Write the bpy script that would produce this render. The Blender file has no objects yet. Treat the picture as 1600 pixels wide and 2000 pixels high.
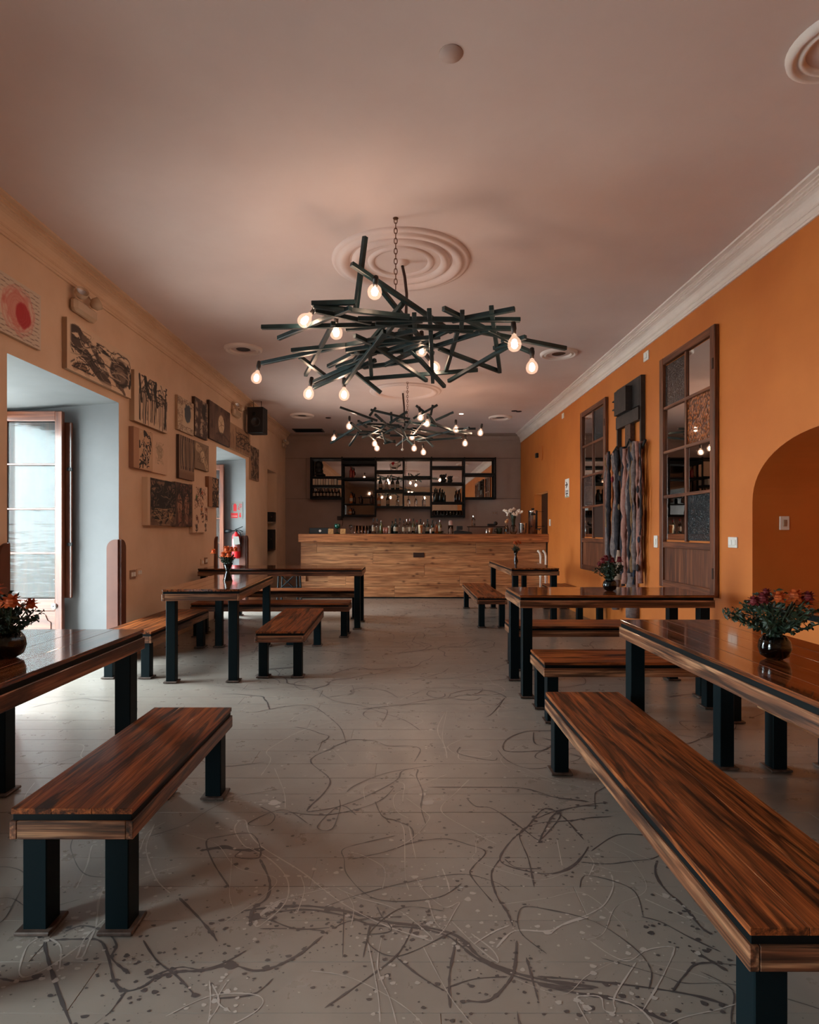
import bpy, math, random
import numpy as np
from mathutils import Vector, Matrix, Euler

random.seed(11)
rng = np.random.default_rng(7)
PI = math.pi
SC = bpy.context.scene
COL = SC.collection

# ------------------------------------------------------------------ camera
F, CXP, CYP, H = 1150.0, 792.0, 1036.0, 1.25      # focal length and vanishing point in pixels of the 1600x2000 frame, eye height
cam_d = bpy.data.cameras.new('camera')
cam_d.sensor_fit = 'HORIZONTAL'
cam_d.sensor_width = 36.0
cam_d.lens = F / 1600 * 36.0
cam_d.shift_x = (800 - CXP) / 1600
cam_d.shift_y = (CYP - 1000) / 1600
cam_d.clip_start = 0.05
cam_d.clip_end = 200
cam = bpy.data.objects.new('camera', cam_d)
cam.location = (0, 0, H)
cam.rotation_euler = (PI / 2, 0, 0)
COL.objects.link(cam)
SC.camera = cam

# ------------------------------------------------------------------ world: even overcast daylight
world = bpy.data.worlds.new('overcast_sky')
world.use_nodes = True
SC.world = world
bg = world.node_tree.nodes['Background']
bg.inputs[0].default_value = (0.82, 0.96, 0.98, 1)
bg.inputs[1].default_value = 33.0

SC.view_settings.view_transform = 'Standard'
SC.view_settings.look = 'None'
SC.view_settings.gamma = 1.0
SC.view_settings.use_curve_mapping = False
SC.view_settings.exposure = -0.2

BULB_POWER = 165.0           # emission strength of the filament inside each bulb
BULB_GLOW = 0.5

# room measures
XL, XR, YB, YF, ZC = -2.707, 2.604, 13.28, -3.0, 3.424
WT = 1.09                    # thickness of the old wall on the street side
DOORS = [(-0.43, 1.13), (4.0, 5.56), (8.43, 9.98)]
DZ0, DZ1 = 2.455, 2.37       # soffit height at the room face and at the outer face

# sky portals in the three outer door openings (they only guide sampling of the sky)
for (a, b) in DOORS:
    ld = bpy.data.lights.new('sky_portal', 'AREA')
    ld.shape = 'RECTANGLE'
    ld.size = (b - a) - 0.12
    ld.size_y = DZ1 - 0.1
    ld.cycles.is_portal = True
    lo = bpy.data.objects.new('sky_portal', ld)
    lo.location = (XL - WT - 0.08, (a + b) / 2, DZ1 / 2)
    lo.rotation_euler = (PI / 2, 0, -PI / 2)
    COL.objects.link(lo)


def px(x, y, Y):
    """point seen at photo pixel (x, y) at depth Y"""
    return Vector(((x - CXP) * Y / F, Y, H + (CYP - y) * Y / F))


def floor_px(x, y):
    Y = F * H / (y - CYP)
    return Vector(((x - CXP) * Y / F, Y, 0))


# ------------------------------------------------------------------ mesh helpers
class MB:
    def __init__(s):
        s.v, s.f = [], []

    def add(s, vs, fs):
        o = len(s.v)
        s.v += [tuple(p) for p in vs]
        s.f += [tuple(i + o for i in f) for f in fs]
        return s

    def box(s, x0, x1, y0, y1, z0, z1):
        return s.add([(x0, y0, z0), (x1, y0, z0), (x1, y1, z0), (x0, y1, z0), (x0, y0, z1), (x1, y0, z1), (x1, y1, z1), (x0, y1, z1)],
                     [(3, 2, 1, 0), (4, 5, 6, 7), (0, 1, 5, 4), (1, 2, 6, 5), (2, 3, 7, 6), (3, 0, 4, 7)])

    def cham(s, dx, dy, dz, c, at=(0, 0, 0), M=None):
        """box with chamfered edges, centred"""
        hx, hy, hz = dx / 2, dy / 2, dz / 2
        c = min(c, hx * .9, hy * .9, hz * .9)
        vs, idx = [], {}
        for sx in (-1, 1):
            for sy in (-1, 1):
                for sz in (-1, 1):
                    for k in range(3):
                        p = [sx * (hx - c), sy * (hy - c), sz * (hz - c)]
                        p[k] = (sx * hx, sy * hy, sz * hz)[k]
                        idx[sx, sy, sz, k] = len(vs)
                        vs.append(p)
        fs = []
        for k in range(3):
            a, b = [(1, 2), (2, 0), (0, 1)][k]
            for sg in (-1, 1):
                q = []
                for (u, w) in ((-1, -1), (1, -1), (1, 1), (-1, 1)):
                    t = [0, 0, 0]
                    t[k], t[a], t[b] = sg, u, w
                    q.append(idx[t[0], t[1], t[2], k])
                fs.append(q if sg > 0 else q[::-1])
        for k in range(3):
            a, b = [(1, 2), (2, 0), (0, 1)][k]
            for sa in (-1, 1):
                for sb in (-1, 1):
                    t0, t1 = [0] * 3, [0] * 3
                    t0[k], t0[a], t0[b] = -1, sa, sb
                    t1[k], t1[a], t1[b] = 1, sa, sb
                    q = [idx[(*t0, a)], idx[(*t1, a)], idx[(*t1, b)], idx[(*t0, b)]]
                    fs.append(q if sa * sb < 0 else q[::-1])
        for sx in (-1, 1):
            for sy in (-1, 1):
                for sz in (-1, 1):
                    q = [idx[sx, sy, sz, 0], idx[sx, sy, sz, 1], idx[sx, sy, sz, 2]]
                    fs.append(q if sx * sy * sz > 0 else q[::-1])
        if M is not None:
            vs = [M @ Vector(p) for p in vs]
        return s.add([(p[0] + at[0], p[1] + at[1], p[2] + at[2]) for p in vs], fs)

    def lathe(s, prof, n=16, at=(0, 0, 0), cap0=True, cap1=True):
        vs, fs = [], []
        for (r, z) in prof:
            for i in range(n):
                a = 2 * PI * i / n
                vs.append((at[0] + r * math.cos(a), at[1] + r * math.sin(a), at[2] + z))
        for j in range(len(prof) - 1):
            for i in range(n):
                k = (i + 1) % n
                fs.append((j * n + i, j * n + k, (j + 1) * n + k, (j + 1) * n + i))
        if cap0:
            fs.append(tuple(range(n))[::-1])
        if cap1:
            fs.append(tuple((len(prof) - 1) * n + i for i in range(n)))
        return s.add(vs, fs)

    def tube(s, pts, r, n=8, caps=True):
        pts = [Vector(p) for p in pts]
        rs = r if isinstance(r, (list, tuple)) else [r] * len(pts)
        vs, fs = [], []
        up = None
        for i, p in enumerate(pts):
            d = (pts[min(i + 1, len(pts) - 1)] - pts[max(i - 1, 0)])
            d = d.normalized() if d.length > 1e-9 else Vector((0, 0, 1))
            if up is None:
                up = Vector((0, 0, 1)) if abs(d.z) < .9 else Vector((1, 0, 0))
            a = d.cross(up)
            a = a.normalized() if a.length > 1e-6 else d.orthogonal().normalized()
            b = d.cross(a).normalized()
            up = -b if False else up
            for k in range(n):
                t = 2 * PI * k / n
                vs.append(p + (a * math.cos(t) + b * math.sin(t)) * rs[i])
        m = len(pts)
        for i in range(m - 1):
            for k in range(n):
                q = (k + 1) % n
                fs.append((i * n + k, i * n + q, (i + 1) * n + q, (i + 1) * n + k))
        if caps:
            fs.append(tuple(range(n))[::-1])
            fs.append(tuple((m - 1) * n + k for k in range(n)))
        return s.add(vs, fs)

    def prism(s, poly, axis, t0, t1):
        """extrude a 2D polygon along an axis: 0 -> poly is (y,z), 1 -> (x,z), 2 -> (x,y)"""
        def mk(p, t):
            return [(t, p[0], p[1]), (p[0], t, p[1]), (p[0], p[1], t)][axis]
        n = len(poly)
        vs = [mk(p, t0) for p in poly] + [mk(p, t1) for p in poly]
        fs = [tuple(range(n))[::-1], tuple(range(n, 2 * n))]
        fs += [(i, (i + 1) % n, n + (i + 1) % n, n + i) for i in range(n)]
        return s.add(vs, fs)

    def ball(s, c, r, n=10, m=7, sc=(1, 1, 1)):
        prof = [(max(1e-4, r * math.sin(PI * j / m)), -r * math.cos(PI * j / m)) for j in range(m + 1)]
        b = MB().lathe(prof, n)
        return s.add([(c[0] + p[0] * sc[0], c[1] + p[1] * sc[1], c[2] + p[2] * sc[2]) for p in b.v], b.f)

    def mesh(s, name, mat=None, smooth=False, fix=True):
        me = bpy.data.meshes.new(name)
        me.from_pydata(s.v, [], s.f)
        if mat is not None:
            me.materials.append(mat)
        if smooth:
            for p in me.polygons:
                p.use_smooth = True
        me.update()
        if fix:
            import bmesh
            bm = bmesh.new()
            bm.from_mesh(me)
            bmesh.ops.recalc_face_normals(bm, faces=bm.faces)
            bm.to_mesh(me)
            bm.free()
        return me


def link(name, me, parent=None, loc=(0, 0, 0), rot=(0, 0, 0)):
    o = bpy.data.objects.new(name, me)
    o.location = loc
    o.rotation_euler = rot
    o.parent = parent
    COL.objects.link(o)
    return o


def put(name, mb, mat, parent=None, loc=(0, 0, 0), rot=(0, 0, 0), smooth=False):
    return link(name, mb.mesh(name, mat, smooth), parent, loc, rot)


def tag(o, label, cat, group=None, kind=None):
    o['label'] = label
    o['category'] = cat
    if group:
        o['group'] = group
    if kind:
        o['kind'] = kind
    return o


def thing(name, label, cat, loc=(0, 0, 0), rz=0, group=None):
    o = bpy.data.objects.new(name, None)
    o.empty_display_size = .1
    o.location = loc
    o.rotation_euler = (0, 0, rz)
    COL.objects.link(o)
    return tag(o, label, cat, group)


def struct(name, mb, mat, parent=None, smooth=False, label=None):
    o = put(name, mb, mat, parent, smooth=smooth)
    if parent is None:
        o['kind'] = 'structure'
        if label:
            o['label'] = label
    return o


_cache = {}


def boxpart(name, dims, loc, mat, parent, rot=(0, 0, 0), c=.002):
    """chamfered box part; local X is the length; meshes are shared between alike pieces"""
    key = (tuple(round(d, 4) for d in dims), mat.name, round(c, 4))
    if key not in _cache:
        _cache[key] = MB().cham(*dims, c).mesh(name, mat)
    return link(name, _cache[key], parent, loc, rot)


# ------------------------------------------------------------------ materials
def lin(c):
    return tuple((x / 12.92 if x <= .04045 else ((x + .055) / 1.055) ** 2.4) for x in c)


def rgb(r, g, b):
    return (*lin((r / 255, g / 255, b / 255)), 1)


class NT:
    def __init__(s, name):
        s.m = bpy.data.materials.new(name)
        s.m.use_nodes = True
        s.t = s.m.node_tree
        s.b = s.t.nodes['Principled BSDF']

    def n(s, typ, **kw):
        nd = s.t.nodes.new(typ)
        for k, v in kw.items():
            if k.startswith('_'):
                setattr(nd, k[1:], v)
            else:
                nd.inputs[k.replace('__', ' ')].default_value = v
        return nd

    def l(s, a, b):
        s.t.links.new(a, b)

    def ramp(s, fac, stops):
        r = s.t.nodes.new('ShaderNodeValToRGB')
        e = r.color_ramp.elements
        while len(e) < len(stops):
            e.new(.5)
        for i, (p, c) in enumerate(stops):
            e[i].position = p
            e[i].color = c if len(c) == 4 else (*c, 1)
        s.l(fac, r.inputs[0])
        return r.outputs[0]

    def mix(s, fac, a, b, typ='MIX'):
        m = s.t.nodes.new('ShaderNodeMix')
        m.data_type = 'RGBA'
        m.blend_type = typ
        for sock, v in ((m.inputs[0], fac), (m.inputs[6], a), (m.inputs[7], b)):
            if isinstance(v, (int, float)):
                sock.default_value = v
            elif isinstance(v, tuple):
                sock.default_value = v
            else:
                s.l(v, sock)
        return m.outputs[2]

    def noise(s, vec, scale, detail=3, rough=.5, dist=0):
        n = s.n('ShaderNodeTexNoise', Scale=scale, Detail=detail, Roughness=rough, Distortion=dist)
        if vec is not None:
            s.l(vec, n.inputs['Vector'])
        return n.outputs['Fac']

    def bump(s, h, strength, dist=.01):
        b = s.n('ShaderNodeBump', Strength=strength, Distance=dist)
        s.l(h, b.inputs['Height'])
        s.l(b.outputs[0], s.b.inputs['Normal'])


def plain(name, col, rough=.5, metal=0, coat=0, spec=.5):
    k = NT(name)
    k.b.inputs['Base Color'].default_value = col
    k.b.inputs['Roughness'].default_value = rough
    k.b.inputs['Metallic'].default_value = metal
    k.b.inputs['Coat Weight'].default_value = coat
    k.b.inputs['Specular IOR Level'].default_value = spec
    return k.m


def worn(name, c1, c2, scale=6, rough=.6, bump=.05, metal=0):
    """paint or plaster with a soft unevenness"""
    k = NT(name)
    g = k.n('ShaderNodeNewGeometry')
    f = k.noise(g.outputs['Position'], scale, 5, .55)
    k.l(k.ramp(f, [(.35, c1), (.68, c2)]), k.b.inputs['Base Color'])
    k.b.inputs['Roughness'].default_value = rough
    k.b.inputs['Metallic'].default_value = metal
    f2 = k.noise(g.outputs['Position'], scale * 9, 3)
    k.bump(f2, bump, .004)
    return k.m


def wood(name, dark, mid, light, burn, rough=.3, coat=0., along=1.6, across=26., burnamt=.8, spec=.5, knots=False):
    """streaky board; grain runs along local X, every piece gets its own cut of it"""
    k = NT(name)
    tc = k.n('ShaderNodeTexCoord')
    oi = k.n('ShaderNodeObjectInfo')
    rv = k.n('ShaderNodeVectorMath', _operation='SCALE')
    rv.inputs[0].default_value = (31.7, 17.3, 23.9)
    k.l(oi.outputs['Random'], rv.inputs['Scale'])
    ad = k.n('ShaderNodeVectorMath', _operation='ADD')
    k.l(tc.outputs['Object'], ad.inputs[0])
    k.l(rv.outputs[0], ad.inputs[1])

    def mp(sc):
        m = k.n('ShaderNodeMapping')
        m.inputs['Scale'].default_value = sc
        k.l(ad.outputs[0], m.inputs['Vector'])
        return m.outputs[0]
    g1 = k.noise(mp((along, across, across)), 1.0, 4, .6, .9)
    g2 = k.noise(mp((along * 2.2, across * 5, across * 5)), 1.0, 3, .6, .2)
    bz = k.noise(mp((1.9, 24, 24)), 1.0, 5, .6, 1.0)
    base = k.ramp(g1, [(.28, dark), (.48, mid), (.66, light)])
    fine = k.ramp(g2, [(.38, (.34, .28, .26, 1)), (.56, (1, 1, 1, 1))])
    c = k.mix(.75, base, fine, 'MULTIPLY')
    bf = k.ramp(bz, [(.46, (0, 0, 0, 1)), (.62, (burnamt,) * 3 + (1,))])
    c = k.mix(bf, c, burn)
    if knots:
        v = k.n('ShaderNodeTexVoronoi', Scale=1.0)
        k.l(mp((4.2, 6, 7.5)), v.inputs['Vector'])
        kf = k.ramp(v.outputs['Distance'], [(.06, (.85, .85, .85, 1)), (.14, (.35, .35, .35, 1)), (.22, (0, 0, 0, 1))])
        c = k.mix(kf, c, burn)
    k.l(c, k.b.inputs['Base Color'])
    k.b.inputs['Roughness'].default_value = rough
    k.b.inputs['Coat Weight'].default_value = coat
    k.b.inputs['Coat Roughness'].default_value = .06
    k.b.inputs['Specular IOR Level'].default_value = spec
    k.bump(g2, .06, .003)
    return k.m


M = {}
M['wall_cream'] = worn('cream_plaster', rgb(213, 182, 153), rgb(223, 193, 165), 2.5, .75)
M['reveal'] = worn('dimmed_white_plaster', rgb(110, 111, 113), rgb(118, 119, 121), 2.5, .7)  # recess plaster colour darkened to mid grey to offset the strong daylight
M['wall_orange'] = worn('orange_plaster', rgb(190, 104, 38), rgb(200, 114, 46), 2.0, .6)
M['wall_back'] = worn('grey_pink_plaster', rgb(146, 124, 114), rgb(156, 134, 124), 2.0, .7)
M['ceiling'] = worn('ceiling_paint', rgb(208, 186, 180), rgb(216, 196, 190), 1.2, .75, .03)
M['cornice'] = worn('cornice_paint', rgb(222, 206, 198), rgb(230, 216, 208), 3, .6, .02)
M['top'] = wood('varnished_pine', rgb(80, 36, 16), rgb(154, 82, 40), rgb(186, 108, 56), rgb(26, 12, 9), .42, .08, across=38., burnamt=.92, spec=.25)
M['topv'] = wood('table_varnished_pine', rgb(70, 32, 16), rgb(134, 71, 36), rgb(162, 94, 52), rgb(28, 13, 10), .14, .7, across=38., burnamt=.85)
M['apron'] = wood('charred_pine_edge', rgb(46, 24, 16), rgb(128, 78, 50), rgb(196, 146, 108), rgb(26, 14, 10), .4, .1, 1.2, 34)
M['bar'] = wood('knotty_pine', rgb(168, 106, 66), rgb(196, 136, 92), rgb(212, 154, 108), rgb(92, 52, 34), .45, 0, 1.1, 14, .3, knots=True)
M['bartop'] = wood('pine_counter', rgb(150, 86, 48), rgb(176, 108, 64), rgb(192, 124, 78), rgb(88, 46, 28), .4, 0.1, .9, 12, .3, knots=True)
M['door'] = wood('varnished_cedar', rgb(84, 42, 28), rgb(112, 62, 42), rgb(128, 76, 54), rgb(64, 26, 18), .3, .3, 1.0, 14, .35)
M['olddoor'] = wood('old_door_wood', rgb(70, 34, 20), rgb(112, 62, 38), rgb(136, 80, 50), rgb(44, 20, 12), .45, 0, 1.0, 14, .5)
M['guard'] = worn('brown_guard_board', rgb(86, 46, 33), rgb(98, 54, 39), 6, .4, .02)
M['leg'] = plain('dark_teal_steel', rgb(5, 20, 25), .5, 0, 0, .12)
M['band'] = plain('black_steel_band', rgb(4, 11, 14), .5, 0, 0, .15)
M['foot'] = worn('foot_plate', rgb(56, 40, 34), rgb(92, 76, 68), 30, .5)
M['rod'] = worn('chandelier_tube_paint', rgb(12, 32, 36), rgb(24, 50, 54), 14, .42, .02)
M['black'] = plain('black_metal', rgb(6, 11, 15), .5, 0, 0, .2)
M['blackmat'] = plain('black_plastic', rgb(8, 10, 13), .6)
M['darkbrown'] = plain('dark_brown_wood', rgb(48, 24, 16), .5)
M['white'] = plain('white_plastic', rgb(222, 216, 208), .5)
M['beige_plate'] = plain('tan_switch_plate', rgb(150, 116, 92), .5)
M['steel'] = plain('brushed_steel', rgb(200, 200, 200), .25, 1)
M['chain'] = plain('bronze_chain', rgb(110, 78, 60), .4, .7)
M['socket'] = plain('bulb_holder', rgb(26, 18, 16), .5)
M['mirror'] = plain('mirror_glass', rgb(216, 212, 208), .015, 1)
M['shade_mirror'] = plain('smoked_mirror', rgb(120, 112, 108), .03, 1)
M['red'] = plain('red_paint', rgb(176, 22, 28), .45, 0, 0, .3)
M['paper'] = plain('white_paper', rgb(226, 224, 218), .7)
M['tagpaper'] = plain('bottle_label_paper', rgb(150, 132, 114), .7)
M['signboard'] = plain('sign_board', rgb(118, 116, 113), .7, 0, 0, .2)
M['pvc'] = plain('white_pvc', rgb(220, 212, 204), .4)


def glass(name, col, rough=.03, alpha=None):
    k = NT(name)
    k.b.inputs['Base Color'].default_value = col
    k.b.inputs['Roughness'].default_value = rough
    k.b.inputs['Transmission Weight'].default_value = 1
    k.b.inputs['IOR'].default_value = 1.45
    return k.m


def thin_pane(name, tint, veil, veilcol):
    """window pane: mostly clear with a little dusty veil and a mirror glint"""
    k = NT(name)
    nt = k.t
    tr = k.n('ShaderNodeBsdfTransparent', Color=tint)
    df = k.n('ShaderNodeBsdfDiffuse', Color=veilcol)
    tl = k.n('ShaderNodeBsdfTranslucent', Color=veilcol)
    a = k.n('ShaderNodeAddShader')
    k.l(df.outputs[0], a.inputs[0])
    k.l(tl.outputs[0], a.inputs[1])
    m1 = k.n('ShaderNodeMixShader')
    m1.inputs[0].default_value = veil
    k.l(tr.outputs[0], m1.inputs[1])
    k.l(a.outputs[0], m1.inputs[2])
    gl = k.n('ShaderNodeBsdfGlossy', Roughness=.05, Color=(.17, .17, .17, 1))
    fr = k.n('ShaderNodeFresnel', IOR=1.45)
    g = k.n('ShaderNodeNewGeometry')
    mp = k.n('ShaderNodeMapping')
    mp.inputs['Scale'].default_value = (2, 2, 14)
    k.l(g.outputs['Position'], mp.inputs['Vector'])
    bp = k.n('ShaderNodeBump', Strength=.25, Distance=.01)
    k.l(k.noise(mp.outputs[0], 1.6, 2, .5, .6), bp.inputs['Height'])
    k.l(bp.outputs[0], gl.inputs['Normal'])
    m2 = k.n('ShaderNodeMixShader')
    k.l(fr.outputs[0], m2.inputs[0])
    k.l(m1.outputs[0], m2.inputs[1])
    k.l(gl.outputs[0], m2.inputs[2])
    k.l(m2.outputs[0], nt.nodes['Material Output'].inputs[0])
    return k.m


M['pane'] = thin_pane('wavy_window_glass', (.86, .9, .91, 1), .010, (.7, .72, .72, 1))
M['vase'] = glass('dark_vase_glass', rgb(120, 132, 136), .02)
M['water'] = plain('dark_vase_water', rgb(10, 14, 18), .05, 0, 1)
M['clear'] = glass('clear_glass', rgb(235, 238, 236), .02)
M['greenglass'] = plain('dark_green_glass', rgb(16, 30, 24), .12, 0, .5)
M['brownglass'] = plain('dark_brown_glass', rgb(34, 18, 12), .12, 0, .5)
M['redglass'] = plain('red_bottle_glass', rgb(120, 26, 20), .15, 0, .5)
M['amber'] = plain('amber_spirit', rgb(150, 78, 34), .15, 0, .5)
M['olive'] = plain('olive_glass', rgb(70, 66, 34), .15, 0, .5)
M['goblet'] = plain('green_goblet_glass', rgb(14, 84, 72), .1, 0, .7)


def bumpy_glass(name, c1, c2, scale, rough):
    k = NT(name)
    tc = k.n('ShaderNodeTexCoord')
    v = k.n('ShaderNodeTexVoronoi', Scale=scale)
    v.feature = 'SMOOTH_F1'
    k.l(tc.outputs['Object'], v.inputs['Vector'])
    k.l(k.ramp(v.outputs['Distance'], [(.1, c2), (.6, c1)]), k.b.inputs['Base Color'])
    k.b.inputs['Roughness'].default_value = rough
    k.b.inputs['Coat Weight'].default_value = .6
    k.bump(v.outputs['Distance'], .9, .02)
    return k.m


M['tex_dark'] = bumpy_glass('dark_rippled_glass', rgb(30, 26, 26), rgb(66, 58, 54), 70, .2)
M['tex_amber'] = bumpy_glass('amber_pebbled_glass', rgb(92, 44, 18), rgb(178, 100, 48), 42, .2)
M['tex_blue'] = bumpy_glass('blue_black_rippled_glass', rgb(10, 26, 34), rgb(24, 44, 52), 80, .25)
M['tex_mauve'] = bumpy_glass('mauve_rippled_glass', rgb(58, 44, 42), rgb(92, 72, 68), 60, .25)


def emitter(name, col, st):
    m = bpy.data.materials.new(name)
    m.use_nodes = True
    t = m.node_tree
    t.nodes.remove(t.nodes['Principled BSDF'])
    e = t.nodes.new('ShaderNodeEmission')
    e.inputs[0].default_value = col
    e.inputs[1].default_value = st
    t.links.new(e.outputs[0], t.nodes['Material Output'].inputs[0])
    return m


M['filament'] = emitter('glowing_filament', (1.0, .66, .46, 1), BULB_POWER)
M['downlight'] = emitter('lit_downlight', (1.0, .8, .62, 1), 25)


def bulbglass():
    m = bpy.data.materials.new('glowing_bulb_glass')
    m.use_nodes = True
    t = m.node_tree
    t.nodes.remove(t.nodes['Principled BSDF'])
    e = t.nodes.new('ShaderNodeEmission')
    e.inputs[0].default_value = (1.0, .62, .42, 1)
    e.inputs[1].default_value = BULB_GLOW
    tr = t.nodes.new('ShaderNodeBsdfTransparent')
    tr.inputs[0].default_value = (.95, .92, .9, 1)
    a = t.nodes.new('ShaderNodeAddShader')
    t.links.new(e.outputs[0], a.inputs[0])
    t.links.new(tr.outputs[0], a.inputs[1])
    t.links.new(a.outputs[0], t.nodes['Material Output'].inputs[0])
    m.use_transparent_shadow = True
    return m


M['bulb'] = bulbglass()


def floor_mat():
    k = NT('painted_floor_boards')
    g = k.n('ShaderNodeNewGeometry')
    f = k.noise(g.outputs['Position'], 1.3, 5, .6)
    f2 = k.noise(g.outputs['Position'], 9, 5, .65)
    c = k.ramp(f, [(.3, rgb(132, 124, 117)), (.7, rgb(150, 142, 134))])
    c = k.mix(k.ramp(f2, [(.45, (0, 0, 0, 1)), (.9, (.22, .22, .22, 1))]), c, rgb(116, 109, 103))
    # tiny dark specks of dried paint
    v = k.n('ShaderNodeTexVoronoi', Scale=46)
    k.l(g.outputs['Position'], v.inputs['Vector'])
    sp = k.ramp(v.outputs['Distance'], [(.05, (.6, .6, .6, 1)), (.11, (0, 0, 0, 1))])
    gate = k.ramp(k.noise(g.outputs['Position'], 2.2, 2), [(.48, (0, 0, 0, 1)), (.6, (1, 1, 1, 1))])
    c = k.mix(k.mix(1.0, sp, gate, 'MULTIPLY'), c, rgb(84, 78, 78))
    k.l(c, k.b.inputs['Base Color'])
    k.l(k.ramp(f2, [(.3, (.26,) * 3), (.75, (.35,) * 3)]), k.b.inputs['Roughness'])
    k.bump(k.noise(g.outputs['Position'], 5, 4, .6), .12, .006)
    return k.m


M['floor'] = floor_mat()
M['drip_dark'] = plain('dark_grey_dried_paint', rgb(80, 74, 74), .34)
M['drip_light'] = plain('pale_dried_paint', rgb(176, 168, 162), .4)
M['outside'] = worn('outside_paving', rgb(170, 170, 168), rgb(188, 188, 186), 1.0, .8)
M['leaf'] = worn('dark_green_leaves', rgb(18, 34, 26), rgb(40, 62, 40), 60, .5, .02)
M['stemg'] = plain('green_stems', rgb(44, 62, 34), .5)
M['orangeflower'] = plain('orange_petals', rgb(190, 86, 30), .7)
M['redflower'] = plain('dark_red_petals', rgb(112, 26, 32), .7)
M['whiteflower'] = plain('white_petals', rgb(222, 212, 200), .6)

# ================================================================== the setting
# ---- floor: painted boards running across the room
fl = struct('floor', MB().box(XL - .0, XR + .0, YF, YB, -.10, -.0016), M['floor'])
r2 = random.Random(5)
row_w = .181
y = YF
while y < YB - .02:
    w = min(row_w, YB - y)
    cuts = [XL]
    x = XL + r2.uniform(.9, 2.8)
    while x < XR - .6:
        cuts.append(x)
        x += r2.uniform(1.9, 3.1)
    cuts.append(XR)
    for a, b in zip(cuts[:-1], cuts[1:]):
        boxpart('plank', (round(b - a - .0022, 3), w - .0014, .022), ((a + b) / 2, y + w / 2, -.011 + r2.uniform(-.0005, .0003)), M['floor'], fl, c=.0006)
    y += w

# dried paint splashes, thin films lying on the boards
film = {'d': MB(), 'l': MB()}


def smooth_path(pts, n=7):
    P = [pts[0]] + list(pts) + [pts[-1]]
    out = []
    for i in range(1, len(P) - 2):
        p0, p1, p2, p3 = (np.array(P[i + k]) for k in (-1, 0, 1, 2))
        for t in np.linspace(0, 1, n, endpoint=False):
            out.append(.5 * ((2 * p1) + (-p0 + p2) * t + (2 * p0 - 5 * p1 + 4 * p2 - p3) * t * t + (-p0 + 3 * p1 - 3 * p2 + p3) * t ** 3))
    out.append(np.array(P[-2]))
    return out


zf = [0.0006]


def ribbon(mb, pts, w, jit=.5):
    zf[0] += 1.1e-6
    P = smooth_path(pts)
    vs, fs = [], []
    ph = r2.uniform(0, 9)
    for i, p in enumerate(P):
        d = P[min(i + 1, len(P) - 1)] - P[max(i - 1, 0)]
        L = math.hypot(*d) or 1
        nx, ny = -d[1] / L, d[0] / L
        ww = w * (.42 + jit * (.5 + .5 * math.sin(i * .55 + ph)) * .7 + jit * r2.random() ** 3 * 1.2) * .5
        if i in (0, len(P) - 1):
            ww *= .3
        vs += [(p[0] + nx * ww, p[1] + ny * ww, zf[0]), (p[0] - nx * ww, p[1] - ny * ww, zf[0])]
    for i in range(len(P) - 1):
        fs.append((2 * i, 2 * i + 1, 2 * i + 3, 2 * i + 2))
    mb.add(vs, fs)


def blot(mb, x, y, r, n=9):
    zf[0] += 4e-8
    ph = r2.uniform(0, 6)
    e = r2.uniform(.6, 1)
    vs = [(x + r * (1 + .25 * math.sin(3 * t + ph)) * math.cos(t), y + r * e * (1 + .2 * math.cos(2 * t + ph)) * math.sin(t), zf[0]) for t in [2 * PI * k / n for k in range(n)]]
    mb.add(vs, [tuple(range(n))])


def trace(kind, org, sc, pts, w):
    q = []
    for (a, b) in pts:
        v = floor_px(org[0] + a / sc, org[1] + b / sc)
        q.append((v.x, v.y))
    ribbon(film[kind], q, w)
    for k in range(int(len(q) * 4)):
        i = r2.randrange(len(q))
        blot(film[kind], q[i][0] + r2.gauss(0, .05), q[i][1] + r2.gauss(0, .05), abs(r2.gauss(0, .004)) + .0015)


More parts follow.
